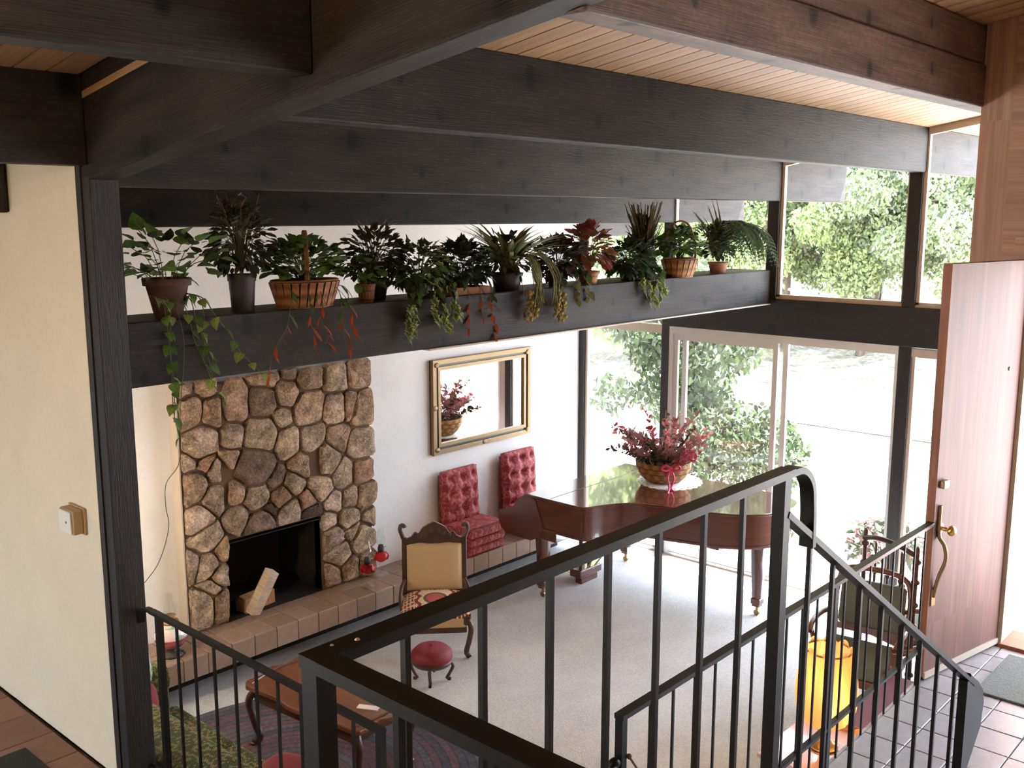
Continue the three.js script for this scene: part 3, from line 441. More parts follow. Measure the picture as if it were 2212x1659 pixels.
{
  const t = thing('oil_lamp', 'parlour oil lamp with a round floral painted glass body at the left hearth end', 'lamp', [3.44, 0.3555, -6.46]);
  part('base', lathe([[0, 0], [0.085, 0], [0.088, 0.012], [0.06, 0.03], [0.04, 0.05], [0.05, 0.065], [0, 0.066]]), M.potDark, t);
  for (let k = 0; k < 4; k++) part('foot', new THREE.SphereGeometry(0.018, 8, 6).translate(0.08 * Math.cos(k * 1.57 + 0.6), 0.012, 0.08 * Math.sin(k * 1.57 + 0.6)), M.potDark, t);
  part('painted_globe', lathe([[0.045, 0.06], [0.085, 0.08], [0.115, 0.125], [0.118, 0.165], [0.095, 0.215], [0.06, 0.24], [0.05, 0.245]]), M.globe, t);
  part('collar', lathe([[0.05, 0.242], [0.065, 0.25], [0.06, 0.265], [0.035, 0.275], [0.033, 0.295], [0.045, 0.305], [0, 0.306]]), M.brassDull, t);
  part('chimney', lathe([[0.03, 0.30], [0.042, 0.34], [0.04, 0.37], [0.026, 0.41], [0.025, 0.48], [0.023, 0.48], [0.024, 0.41], [0.038, 0.37], [0.040, 0.34], [0.028, 0.30]]), M.clearGlass, t);
}

// ---------------------------------------------------------------- seating and tables
function puff(w, h, d, bulge, tuftX, tuftY, r = 0.03) { // an upholstered pad lying in x-y with a tufted face towards +z
  const nx = 22, ny = 22, pos = [], uv = [], idx = [], dimple = [];
  for (let a = 0; a < tuftX; a++) for (let b = 0; b < tuftY; b++) dimple.push([(a + 0.5) / tuftX - 0.5, (b + 0.5) / tuftY - 0.5]);
  const f = (u, v) => { let z = bulge * Math.pow(Math.max(0, (1 - Math.pow(2 * Math.abs(u), 5)) * (1 - Math.pow(2 * Math.abs(v), 5))), 0.5); for (const [a, b] of dimple) z -= r * Math.exp(-(((u - a) * w) ** 2 + ((v - b) * h) ** 2) / 0.0016); return z; };
  for (let j = 0; j <= ny; j++) for (let i = 0; i <= nx; i++) { const u = i / nx - 0.5, v = j / ny - 0.5; pos.push(u * w, v * h, d + f(u, v)); uv.push(u * w, v * h); }
  for (let j = 0; j < ny; j++) for (let i = 0; i < nx; i++) { const a = j * (nx + 1) + i; idx.push(a, a + 1, a + nx + 2, a, a + nx + 2, a + nx + 1); }
  const g = new THREE.BufferGeometry(); g.setAttribute('position', new THREE.Float32BufferAttribute(pos, 3)); g.setAttribute('uv', new THREE.Float32BufferAttribute(uv, 2)); g.setIndex(idx); g.computeVertexNormals();
  return { g: join([clean(g), clean(bx(w, h, d, 0, 0, d / 2, 0.012))]), dimple: dimple.map(([a, b]) => V(a * w, b * h, d + f(a, b))) };
}
const soft = (w, h, d, b) => boxUV(new RoundedBoxGeometry(w, h, d, 4, b));
function slipper(label, x, ty) {
  const t = thing('slipper_chair', label, 'chair', [x, 0.3555, -6.72], 0, 'red slipper chairs on the hearth');
  const p = puff(0.46, 0.60, 0.055, 0.06, 3, 4, 0.055); const b = part('tufted_back', p.g, M.brocade, t); b.position.set(0, ty - 0.30, 0.02); b.rotation.x = -0.05;
  for (const q of p.dimple) { const m = new THREE.Mesh(new THREE.SphereGeometry(0.009, 8, 6).scale(1, 1, 0.5), M.brocadeDeep); m.name = 'button'; m.position.copy(q); shade(m); b.add(m); }
  part('back_panel', bx(0.44, ty - 0.04, 0.03, 0, (ty - 0.04) / 2, 0.0), M.brocadeDeep, t);
  for (const [k, y, h] of [[0, 0.0, 0.085], [1, 0.085, 0.085], [2, 0.17, 0.10]]) part('seat_cushion', soft(0.50, h, 0.36 + 0.012 * k, 0.035).translate(0.01, y + h / 2, 0.235 + 0.006 * k), M.brocade, t);
  part('welt', tube([V(-0.2, 0.268, 0.41), V(0, 0.27, 0.425), V(0.21, 0.268, 0.41)], 0.006, 12, 6), M.brocadeDeep, t);
}
slipper('red brocade slipper chair with tufted back on the hearth beside the carved chair', 6.62, 0.76);
slipper('red brocade slipper chair with tufted back on the hearth, half hidden behind the piano corner', 7.48, 0.79);
function cabriole(h, lean = 0.05, r = 0.026) { return tube([V(0, h, 0), V(lean * 0.9, h * 0.8, 0), V(lean * 0.35, h * 0.42, 0), V(-lean * 0.25, h * 0.14, 0), V(lean * 0.5, 0.018, 0)], r, 18, 8); }
{ // carved Victorian chair, facing the camera
  const t = thing('carved_chair', 'carved dark wooden parlour chair with gold padded back and needlepoint seat', 'chair', [5.37, 0, -5.70], -0.744); t.scale.setScalar(0.95);
  const back = (g, m, n) => { const p = part(n, g, m, t); p.position.set(0, 0.40, -0.26); p.rotation.x = -0.14; return p; };
  for (const s of [-1, 1]) {
    back([bxs(s * 0.265 - 0.022, s * 0.265 + 0.022, -0.02, 0.50, -0.025, 0.02, 0.008), tube([V(s * 0.262, 0.46, 0), V(s * 0.285, 0.52, 0), V(s * 0.30, 0.57, 0), V(s * 0.29, 0.605, 0), V(s * 0.262, 0.60, 0), V(s * 0.258, 0.585, 0)], 0.019, 20, 8)], M.carved, 'back_post');
    part('rear_leg', [bar(V(s * 0.25, 0.42, -0.26), V(s * 0.265, 0, -0.36), 0.04, 0.04)], M.carved, t);
    part('front_leg', [cabriole(0.36, 0.045, 0.024).rotateY(-Math.PI / 2 * 0 - (s > 0 ? 0.8 : 2.35)).translate(s * 0.265, 0, 0.255), bx(0.06, 0.08, 0.06, s * 0.262, 0.345, 0.25, 0.012)], M.carved, t);
    part('side_apron', [bxs(s * 0.26 - 0.016, s * 0.26 + 0.016, 0.29, 0.37, -0.26, 0.25, 0.005)], M.carved, t);
    part('arm_scroll', tube([V(s * 0.265, 0.52, -0.25), V(s * 0.29, 0.50, -0.14), V(s * 0.30, 0.44, -0.06), V(s * 0.295, 0.385, 0.0), V(s * 0.285, 0.355, 0.03)], 0.018, 16, 7), M.carved, t);
  }
  const crest = extr(shapeOf([[-0.27, 0.47], [-0.2, 0.50], [-0.17, 0.535], [-0.135, 0.525], [-0.10, 0.575], [-0.06, 0.60], [-0.03, 0.615], [0, 0.628], [0.03, 0.615], [0.06, 0.60], [0.10, 0.575], [0.135, 0.525], [0.17, 0.535], [0.2, 0.50], [0.27, 0.47], [0.25, 0.435], [0.12, 0.455], [0, 0.435], [-0.12, 0.455], [-0.25, 0.435]], 90), 0.03, 0.008); crest.translate(0, 0, -0.018);
  back(crest, M.carved, 'carved_crest');
  back([0.13, 0.08, 0.03, -0.03, -0.08, -0.13].map((x, i) => new THREE.SphereGeometry(0.024, 10, 8).scale(1, 1.1, 0.6).translate(x, 0.555 - Math.abs(x) * 0.32, 0.018)), M.carved, 'crest_carving');
  back(bxs(-0.265, 0.265, -0.03, 0.03, -0.02, 0.016, 0.006), M.carved, 'lower_rail');
  const pad = puff(0.49, 0.42, 0.02, 0.035, 0, 0); const pb = back(pad.g, M.gold, 'back_pad'); pb.geometry.translate(0, 0.235, -0.006);
  const seat = new THREE.BoxGeometry(0.56, 0.07, 0.54, 14, 2, 14), p = seat.attributes.position;
  for (let i = 0; i < p.count; i++) { const x = p.getX(i) / 0.28, z = p.getZ(i) / 0.27; if (p.getY(i) > 0) p.setY(i, p.getY(i) + 0.045 * (1 - x * x) * (1 - z * z) - 0.03 * (Math.abs(x) ** 6 + Math.abs(z) ** 6)); p.setX(i, p.getX(i) * (1 + 0.06 * z)); }
  const su = seat.attributes.uv; for (let i = 0; i < su.count; i++) su.setXY(i, p.getX(i) / 0.58 + 0.5, 0.5 - p.getZ(i) / 0.56); seat.computeVertexNormals(); part('seat', seat.translate(0, 0.40, 0.0), M.needle, t);
  part('seat_band', bxs(-0.25, 0.25, 0.285, 0.37, 0.25, 0.268, 0.004), M.gold, t); part('front_rail', bxs(-0.26, 0.26, 0.235, 0.29, 0.238, 0.268, 0.008), M.carved, t); part('rear_rail', bxs(-0.25, 0.25, 0.30, 0.37, -0.27, -0.24), M.carved, t);
  part('stretcher', bxs(-0.24, 0.24, 0.12, 0.15, -0.30, -0.275, 0.004), M.carved, t);
}
{ // footstool
  const t = thing('footstool', 'small round red velvet footstool on curved dark legs before the carved chair', 'stool', [4.93, 0, -5.28], 0.3);
  part('cushion', lathe([[0, 0.285], [0.06, 0.284], [0.12, 0.272], [0.155, 0.24], [0.162, 0.205], [0.155, 0.18], [0, 0.18]], 32), M.velvet, t);
  part('button', new THREE.SphereGeometry(0.012, 8, 6).translate(0, 0.285, 0), M.velvet, t);
  part('apron', lathe([[0.13, 0.183], [0.158, 0.183], [0.16, 0.165], [0.145, 0.145], [0.12, 0.14]], 32), M.carved, t);
  for (let k = 0; k < 4; k++) part('leg', cabriole(0.165, 0.04, 0.013).translate(0.125, 0, 0).rotateY(k * Math.PI / 2 + 0.4), M.carved, t);
}
{ // braided rug
  const g = new THREE.CylinderGeometry(1, 0.99, 0.014, 72, 1), uv = g.attributes.uv, p = g.attributes.position; for (let i = 0; i < uv.count; i++) uv.setXY(i, p.getX(i) * 0.5 + 0.5, p.getZ(i) * 0.5 + 0.5); g.scale(1.24, 1, 1.22);
  const m = single('rug', g, M.braid, 'oval braided grey blue rug with maroon flecks under the carved coffee table', 'rug'); m.position.set(3.34, 0.007, -4.88);
}
{ // coffee table
  const t = thing('coffee_table', 'carved reddish brown coffee table with curved legs on the braided rug', 'table', [3.74, 0.014, -5.0], 0.10);
  const h = 0.436, w = 0.27, l = 0.55;
  const top = extr(shapeOf([[-w, -l + 0.06], [-w + 0.05, -l + 0.01], [-0.1, -l + 0.02], [0, -l - 0.03], [0.1, -l + 0.02], [w - 0.05, -l + 0.01], [w, -l + 0.06], [w - 0.01, -0.2], [w + 0.03, 0], [w - 0.01, 0.2], [w, l - 0.06], [w - 0.05, l - 0.01], [0.1, l - 0.02], [0, l + 0.03], [-0.1, l - 0.02], [-w + 0.05, l - 0.01], [-w, l - 0.06], [-w + 0.01, 0.2], [-w - 0.03, 0], [-w + 0.01, -0.2]], 120), 0.02, 0.007); top.rotateX(Math.PI / 2).translate(0, h, 0); part('tabletop', boxUV(top), M.tableWood, t);
  for (const s of [-1, 1]) { part('apron', bxs(s * (w - 0.05) - 0.012, s * (w - 0.05) + 0.012, h - 0.12, h - 0.025, -l + 0.08, l - 0.08, 0.005), M.carved, t); part('apron', bxs(-w + 0.06, w - 0.06, h - 0.11, h - 0.025, s * (l - 0.075) - 0.012, s * (l - 0.075) + 0.012, 0.005), M.carved, t); part('carved_shell', new THREE.SphereGeometry(0.05, 12, 8).scale(1.2, 0.7, 0.35).translate(0, h - 0.07, s * (l - 0.06)), M.carved, t); }
  for (const [a, b] of [[-1, -1], [1, -1], [1, 1], [-1, 1]]) part('leg', [cabriole(h - 0.04, 0.06, 0.026).rotateY(-Math.atan2(b * 2, a)).translate(a * (w - 0.055), 0, b * (l - 0.085)), new THREE.SphereGeometry(0.026, 8, 6).scale(1.3, 0.6, 1.3).translate(a * (w - 0.04), 0.016, b * (l - 0.055))], M.carved, t);
  part('raised_gallery', [0.3, -0.3].map((z) => tube([V(-w + 0.03, h + 0.008, z * 1.6), V(0, h + 0.012, z * 1.72), V(w - 0.03, h + 0.008, z * 1.6)], 0.009, 16, 6)), M.tableWood, t);
}
single('card', bx(0.05, 0.006, 0.14).rotateY(0.5).translate(3.76, 0.461, -4.62), M.paper, 'small pinkish white card lying at the corner of the carved coffee table', 'card');
{ // green sofa with its back to the hall edge
  const t = thing('sofa', 'green and gold woven sofa with its back to the hall railing at the left', 'sofa', [2.28, 0, -4.55]);
  const L = 1.28;                                                                        // half length along z
  part('base', bxs(0.02, 0.70, 0.08, 0.30, -L, L, 0.03), M.weave, t);
  part('backrest', soft(0.30, 0.62, 2 * L - 0.02, 0.09).translate(0.17, 0.50, 0), M.weave, t);
  for (const s of [-1, 1]) part('arm', [soft(0.70, 0.40, 0.18, 0.07).translate(0.37, 0.42, s * (L - 0.09)), rod(V(0.06, 0.60, s * (L - 0.09)), V(0.70, 0.60, s * (L - 0.09)), 0.10, 0.10, 16)], M.weave, t);
  for (const s of [-1, 0, 1]) part('seat_cushion', soft(0.52, 0.15, 0.70, 0.05).translate(0.46, 0.375, s * 0.705), M.weave, t);
  for (const [a, b] of [[0.08, -1], [0.64, -1], [0.64, 1], [0.08, 1]]) part('foot', rod(V(a, 0, b * (L - 0.1)), V(a, 0.09, b * (L - 0.1)), 0.02, 0.03), M.carved, t);
}
const cushionGeo = (w, h, d) => { const g = new THREE.SphereGeometry(1, 24, 16), p = g.attributes.position; for (let i = 0; i < p.count; i++) { const x = p.getX(i), y = p.getY(i), z = p.getZ(i), q = (v) => Math.sign(v) * Math.pow(Math.abs(v), 0.55); p.setXYZ(i, q(x) * w / 2, q(y) * h / 2, z * d / 2); } g.computeVertexNormals(); return boxUV(g); };
{ const c = single('throw_pillow', cushionGeo(0.36, 0.36, 0.13), std({ color: lin(0.62, 0.68, 0.56), map: T.weaveLight, roughness: 0.9 }), 'white and green floral throw pillow leaning at the far end of the green sofa', 'pillow'); c.position.set(2.72, 0.80, -5.62); c.rotation.set(-0.3, 0.6, 0.0); }
{ const c = single('throw_pillow', cushionGeo(0.30, 0.24, 0.12), M.velvet, 'dark red throw pillow below the floral pillow at the far end of the green sofa', 'pillow'); c.position.set(2.70, 0.60, -5.42); c.rotation.set(-0.2, 0.9, 0); }
{ const c = single('throw_pillow', cushionGeo(0.42, 0.38, 0.15), M.velvet, 'red velvet throw pillow on the near half of the green sofa seat', 'pillow'); c.position.set(2.86, 0.52, -4.22); c.rotation.set(-1.5, 0, 0.4); }
{ // low woven ottoman at the rug's near edge
  const t = thing('ottoman', 'green and gold woven ottoman standing on the near part of the rug', 'ottoman', [3.02, 0, -3.74]);
  part('cushion', soft(0.50, 0.28, 0.46, 0.08).translate(0, 0.30, 0), M.weave, t); for (const [a, b] of [[-1, -1], [1, -1], [1, 1], [-1, 1]]) part('leg', rod(V(a * 0.19, 0, b * 0.17), V(a * 0.19, 0.18, b * 0.17), 0.018, 0.026), M.carved, t);
}
{ // green upholstered wooden armchair near the window, its back to the entry
  const t = thing('armchair', 'wooden armchair with green upholstered seat and back near the glass door, behind the railing', 'chair', [6.62, 0, -2.66], -1.45);
  part('seat', soft(0.52, 0.10, 0.50, 0.04).translate(0, 0.43, 0.03), M.greenFabric, t); part('seat_rail', bx(0.54, 0.06, 0.52, 0, 0.355, 0.02, 0.008), M.tableWood, t);
  const bp = part('back_pad', soft(0.46, 0.34, 0.07, 0.03), M.greenFabric, t); bp.position.set(0, 0.72, -0.29); bp.rotation.x = -0.2;
  const bf = part('back_frame', [tube([V(-0.25, -0.22, 0), V(-0.26, 0.1, 0), V(-0.22, 0.22, 0), V(0, 0.26, 0), V(0.22, 0.22, 0), V(0.26, 0.1, 0), V(0.25, -0.22, 0)], 0.022, 40, 8), bx(0.5, 0.045, 0.04, 0, -0.19, 0)], M.tableWood, t); bf.position.set(0, 0.72, -0.29); bf.rotation.x = -0.2;
  for (const s of [-1, 1]) { part('arm', tube([V(s * 0.26, 0.66, -0.27), V(s * 0.30, 0.67, -0.05), V(s * 0.30, 0.655, 0.14), V(s * 0.29, 0.62, 0.2)], 0.02, 18, 8), M.tableWood, t); part('arm_post', tube([V(s * 0.26, 0.38, 0.2), V(s * 0.27, 0.5, 0.14), V(s * 0.295, 0.64, 0.17)], 0.018, 14, 8), M.tableWood, t); part('front_leg', cabriole(0.34, 0.05, 0.024).rotateY(s > 0 ? -0.8 : -2.35).translate(s * 0.235, 0, 0.23), M.tableWood, t); part('rear_leg', bar(V(s * 0.22, 0.38, -0.22), V(s * 0.23, 0, -0.34), 0.035, 0.035), M.tableWood, t); }
}
{ // second wooden chair with turned posts, beyond
  const t = thing('wooden_chair', 'dark wooden armchair with tall ringed posts standing by the window next to the open door', 'chair', [7.25, 0, -2.56], 1.2);
  const turned = (h, rings, r = 0.016) => lathe([[0, 0], [r, 0], ...rings.flatMap((y) => [[r, y - 0.02], [r * 1.9, y - 0.008], [r * 1.9, y + 0.008], [r, y + 0.02]]), [r, h - 0.02], [0, h]], 14);
  for (const s of [-1, 1]) { part('back_post', turned(1.22, [0.25, 0.62, 0.78, 0.95, 1.1]).translate(s * 0.24, 0, -0.22), M.carved, t); part('front_leg', turned(0.66, [0.12, 0.3, 0.5]).translate(s * 0.25, 0, 0.22), M.carved, t); part('arm', tube([V(s * 0.24, 0.74, -0.22), V(s * 0.28, 0.70, -0.05), V(s * 0.29, 0.655, 0.12), V(s * 0.27, 0.67, 0.25)], 0.021, 18, 8), M.tableWood, t); }
  part('seat', soft(0.52, 0.05, 0.50, 0.02).translate(0, 0.44, 0), M.tableWood, t); part('seat_cushion', soft(0.46, 0.05, 0.44, 0.02).translate(0, 0.485, 0.01), M.greenFabric, t);
  part('crest_rail', tube([V(-0.25, 1.14, -0.22), V(-0.1, 1.18, -0.24), V(0.1, 1.18, -0.24), V(0.25, 1.14, -0.22)], 0.02, 16, 8), M.carved, t); part('back_rail', tube([V(-0.24, 0.72, -0.22), V(0, 0.68, -0.26), V(0.24, 0.72, -0.22)], 0.018, 16, 8), M.tableWood, t);
  for (const x of [-0.12, 0, 0.12]) part('spindle', turned(0.68, [0.3, 0.45]).scale(0.6, 1, 0.6).translate(x, 0.47, -0.235), M.carved, t);
  for (const s of [-1, 1]) part('stretcher', rod(V(s * 0.24, 0.16, -0.22), V(s * 0.25, 0.16, 0.22), 0.011), M.carved, t);
}
{ // burgundy settee under the entry railing
  const t = thing('settee', 'burgundy upholstered settee with a carved brown wooden back below the entry railing', 'settee', [5.82, 0, -1.95]);
  const L = 0.62;
  part('seat', soft(2 * L - 0.06, 0.14, 0.46, 0.05).translate(0, 0.42, -0.18), M.burgundy, t); part('seat_rail', bx(2 * L, 0.07, 0.50, 0, 0.32, -0.18, 0.01), M.tableWood, t);
  part('back_pad', soft(2 * L - 0.14, 0.34, 0.09, 0.04).translate(0, 0.70, 0.08), M.burgundy, t);
  part('crest_rail', [tube([V(-L, 0.80, 0.09), V(-L * 0.7, 0.89, 0.09), V(-L * 0.3, 0.88, 0.09), V(0, 0.95, 0.09), V(L * 0.3, 0.88, 0.09), V(L * 0.7, 0.89, 0.09), V(L, 0.80, 0.09)], 0.028, 40, 8), new THREE.SphereGeometry(0.06, 12, 8).scale(1.2, 0.8, 0.5).translate(0, 0.93, 0.09)], M.tableWood, t);
  for (const s of [-1, 1]) { part('back_post', bxs(s * L - 0.025, s * L + 0.025, 0.30, 0.82, 0.05, 0.10, 0.01), M.tableWood, t); part('arm', tube([V(s * L, 0.68, 0.06), V(s * (L + 0.04), 0.66, -0.2), V(s * (L + 0.02), 0.60, -0.40)], 0.022, 16, 8), M.tableWood, t); part('arm_post', bar(V(s * L, 0.34, -0.38), V(s * (L + 0.02), 0.61, -0.39), 0.035, 0.035), M.tableWood, t); part('leg', cabriole(0.30, 0.04, 0.024).rotateY(s > 0 ? 0.8 : 2.3).translate(s * (L - 0.05), 0, -0.38), M.tableWood, t); part('leg', bar(V(s * (L - 0.03), 0.3, 0.05), V(s * (L - 0.02), 0, 0.10), 0.035, 0.035), M.tableWood, t); }
}
{ // marble-topped lamp table
  const t = thing('lamp_table', 'pink marble topped side table with dark wooden frame under the lit lamp', 'table', [4.88, 0, -2.12], 0.0);
  const h = 0.66; part('marble_top', bx(0.56, 0.025, 0.50, 0, h - 0.0125, 0, 0.006), M.pinkMarble, t); part('frame', bx(0.52, 0.08, 0.46, 0, h - 0.065, 0, 0.006), M.carved, t); part('inlay', bx(0.20, 0.004, 0.18, 0.0, h + 0.001, 0.12, 0), M.tableWood, t);
  for (const [a, b] of [[-1, -1], [1, -1], [1, 1], [-1, 1]]) part('leg', cabriole(h - 0.09, 0.05, 0.022).rotateY(-Math.atan2(b, a)).translate(a * 0.22, 0, b * 0.19), M.carved, t); part('shelf', bx(0.36, 0.02, 0.32, 0, 0.2, 0, 0.005), M.carved, t);
}
{ // lamp
  const t = thing('table_lamp', 'lit table lamp with a glowing orange scalloped globe shade on a brass base', 'lamp', [4.90, 0.662, -2.13]);
  part('base', lathe([[0, 0], [0.075, 0], [0.078, 0.012], [0.05, 0.03], [0.022, 0.05], [0.03, 0.085], [0.045, 0.11], [0.03, 0.14], [0.015, 0.16], [0.012, 0.25], [0, 0.25]], 24), M.brass, t);
  const n = 8, prof = [[0.085, 0.135], [0.13, 0.17], [0.158, 0.235], [0.166, 0.32], [0.158, 0.41], [0.14, 0.49], [0.122, 0.545], [0.118, 0.565]], g = new THREE.LatheGeometry(prof.map(([r, y]) => new THREE.Vector2(r, y)), 96), p = g.attributes.position;
  for (let i = 0; i < p.count; i++) { const a = Math.atan2(p.getZ(i), p.getX(i)), k = 1 - 0.075 * Math.pow(Math.abs(Math.cos(a * n / 2)), 6); const y = p.getY(i); p.setX(i, p.getX(i) * k); p.setZ(i, p.getZ(i) * k); if (y > 0.54) p.setY(i, y + 0.03 * Math.abs(Math.sin(a * n / 2))); } g.computeVertexNormals();
  part('shade', g, phy({ color: lin(0.80, 0.46, 0.20), roughness: 0.9, transmission: 0.5, thickness: 0, side: THREE.DoubleSide, emissive: lin(1.0, 0.46, 0.13), emissiveIntensity: 0.06 }), t);
  part('bulb', new THREE.SphereGeometry(0.035, 14, 10).scale(1, 1.2, 1).translate(0, 0.31, 0), std({ color: lin(1, 0.9, 0.75), emissive: lin(1, 0.78, 0.45), emissiveIntensity: 1.5 }), t);
  const l = new THREE.PointLight(lin(1, 0.58, 0.24), 0.26); l.name = 'lamp_light'; l.position.set(0, 0.31, 0); l.castShadow = true; l.shadow.radius = 1.5; t.add(l);
  part('rim', lathe([[0.115, 0.56], [0.121, 0.56], [0.121, 0.568], [0.115, 0.568]], 48), M.brassDull, t);
}
{ const t = thing('bowl', 'small amber glass bowl on the marble table beside the lit lamp', 'bowl', [5.08, 0.661, -1.98]); part('bowl_wall', lathe([[0, 0], [0.03, 0.002], [0.055, 0.03], [0.062, 0.055], [0.058, 0.055], [0.05, 0.032], [0.026, 0.008], [0, 0.007]], 24), phy({ color: lin(0.7, 0.28, 0.05), roughness: 0.08, clearcoat: 1 }), t); part('foot_ring', lathe([[0.025, -0.002], [0.032, -0.002], [0.03, 0.006], [0.025, 0.006]], 20), M.brassDull, t); }

// ---------------------------------------------------------------- grand piano
{
  const ox = 7.47, oz = -5.0, t = thing('grand_piano', 'polished dark mahogany grand piano with closed lid by the windows', 'piano', [ox, 0, oz]);
  const out = [[6.69, -5.87], [6.69, -5.30], [6.72, -5.20], [6.88, -5.13], [7.06, -5.02], [7.18, -4.82], [7.26, -4.54], [7.35, -4.24], [7.49, -4.01], [7.70, -3.88], [7.95, -3.85], [8.16, -3.93], [8.25, -4.15]].map(([x, z]) => [x - ox, z - oz]);
  const outline = (k) => { const s = new THREE.Shape(), c = V(0.02, 0, -0.02), q = out.map(([x, z]) => new THREE.Vector2(lerp(c.x, x, k), lerp(c.z, z, k))), e = new THREE.Vector2(lerp(c.x, 8.25 - ox, k), lerp(c.z, -5.87 - oz, k)); s.moveTo(q[0].x, q[0].y); s.lineTo(q[1].x, q[1].y); s.splineThru(q.slice(2)); s.lineTo(e.x, e.y); s.closePath(); return s; };
  const slab = (k, y, h, b, seg) => boxUV(new THREE.ExtrudeGeometry(outline(k), { depth: h, bevelEnabled: b > 0, bevelSize: b, bevelThickness: b, bevelSegments: 2, curveSegments: 8 }).rotateX(Math.PI / 2).translate(0, y, 0));
  part('lid', slab(0.995, 0.994, 0.012, 0.006), M.mahogany, t); part('rim', slab(0.972, 0.974, 0.29, 0.004), M.mahogany, t); part('rim_moulding', slab(0.985, 0.705, 0.012, 0.005), M.mahogany, t);
  part('lid_seam', bx(1.5, 0.0025, 0.006, 0, 1.0005, -0.60), M.carved, t);
  const W0 = 6.70 - ox, W1 = 8.24 - ox, ZK = -6.21 - oz, ZF = -5.87 - oz;
  part('key_bed', bxs(W0, W1, 0.60, 0.70, ZK + 0.01, ZF + 0.35, 0.01), M.mahogany, t);
  for (const x of [W0, W1 - 0.06]) { const g = extr(shapeOf([[ZF - 0.0, 0.985], [ZF - 0.02, 0.985], [ZF - 0.10, 0.93], [ZF - 0.17, 0.84], [ZF - 0.27, 0.80], [ZK + 0.0, 0.775], [ZK - 0.015, 0.70], [ZK + 0.02, 0.62], [ZK + 0.09, 0.575], [ZF + 0.05, 0.565], [ZF + 0.16, 0.62], [ZF + 0.2, 0.70], [ZF + 0.1, 0.96]].map(([z, y]) => [-z, y])), 0.06, 0.004); g.rotateY(Math.PI / 2).translate(x, 0, 0); part('key_cheek', g, M.mahogany, t); }
  part('fallboard', bxs(W0 + 0.06, W1 - 0.06, 0.72, 0.97, ZF - 0.06, ZF - 0.02, 0.008), M.mahogany, t); part('key_slip', bxs(W0 + 0.06, W1 - 0.06, 0.68, 0.745, ZK + 0.005, ZK + 0.03, 0.006), M.mahogany, t);
  const keys = part('keyboard', bxs(W0 + 0.09, W1 - 0.09, 0.72, 0.742, ZK + 0.035, ZF - 0.06), std({ color: lin(0.75, 0.72, 0.64), roughness: 0.3 }), t);
  for (let k = 0; k < 36; k++) if (![2, 6].includes(k % 7)) { const m = shade(new THREE.Mesh(bxs(-0.006, 0.006, 0.742, 0.754, ZK + 0.09, ZF - 0.065), M.potDark)); m.name = k ? 'black_key_' + String(k).padStart(3, '0') : 'black_key'; m.position.x = W0 + 0.12 + k * 0.037; keys.add(m); }
  for (const [x, z] of [[6.81, -5.76], [8.13, -5.76], [7.76, -4.06]]) {
    const g = new THREE.CylinderGeometry(0.078, 0.048, 0.50, 4, 1); g.rotateY(Math.PI / 4); const l = part('leg', [clean(boxUV(g)).translate(0, 0.40, 0), bx(0.16, 0.06, 0.16, 0, 0.665, 0, 0.01), bx(0.088, 0.055, 0.088, 0, 0.135, 0, 0.008), bx(0.07, 0.03, 0.07, 0, 0.10, 0, 0.006)], M.mahogany, t); l.position.set(x - ox, 0, z - oz);
    const c = shade(new THREE.Mesh(join([new THREE.CylinderGeometry(0.026, 0.026, 0.022, 14).rotateZ(Math.PI / 2).translate(0, 0.026, 0), rod(V(0, 0.03, 0), V(0, 0.095, 0), 0.012)]), M.brassDull)); c.name = 'caster'; l.add(c);
  }
  part('tail_ledge', slab(0.99, 0.68, 0.03, 0.004).scale(0.42, 1, 0.22).translate(0.25, 0, 0.78), M.mahogany, t);
  const lx = 7.42 - ox, lz = -5.74 - oz;
  part('lyre_box', bxs(lx - 0.17, lx + 0.17, 0.07, 0.15, lz - 0.06, lz + 0.08, 0.012), M.mahogany, t);
  for (const s of [-1, 1]) { part('lyre_post', rod(V(lx + s * 0.065, 0.15, lz), V(lx + s * 0.065, 0.62, lz), 0.02, 0.024), M.mahogany, t); part('lyre_brace', rod(V(lx + s * 0.06, 0.12, lz + 0.05), V(lx + s * 0.12, 0.64, lz + 0.42), 0.007), M.brass, t); }
  for (const s of [-1, 0, 1]) part('pedal', [bxs(lx + s * 0.075 - 0.02, lx + s * 0.075 + 0.02, 0.068, 0.078, lz - 0.17, lz - 0.05, 0.003)], M.brass, t);
  part('lyre_foot', bxs(lx - 0.13, lx + 0.13, 0.0, 0.07, lz - 0.02, lz + 0.06, 0.01), M.mahogany, t);
}
{ // lace doily
  const s = new THREE.Shape(); for (let i = 0; i <= 144; i++) { const a = i / 144 * Math.PI * 2, r = 0.33 + 0.018 * Math.abs(Math.sin(a * 12)); i ? s.lineTo(Math.cos(a) * r, Math.sin(a) * r * 0.9) : s.moveTo(Math.cos(a) * r, Math.sin(a) * r * 0.9); }
  for (let k = 0; k < 24; k++) { const a = k / 24 * Math.PI * 2 + 0.13, h = new THREE.Path(); h.absarc(Math.cos(a) * 0.30, Math.sin(a) * 0.27, 0.011, 0, Math.PI * 2, true); s.holes.push(h); }
  const m = single('doily', extr(s, 0.003).rotateX(-Math.PI / 2), M.lace, 'white lace doily under the dried flower basket on the piano lid', 'doily'); m.position.set(7.96, 1.0005, -5.14); m.rotation.y = 0.6;
}

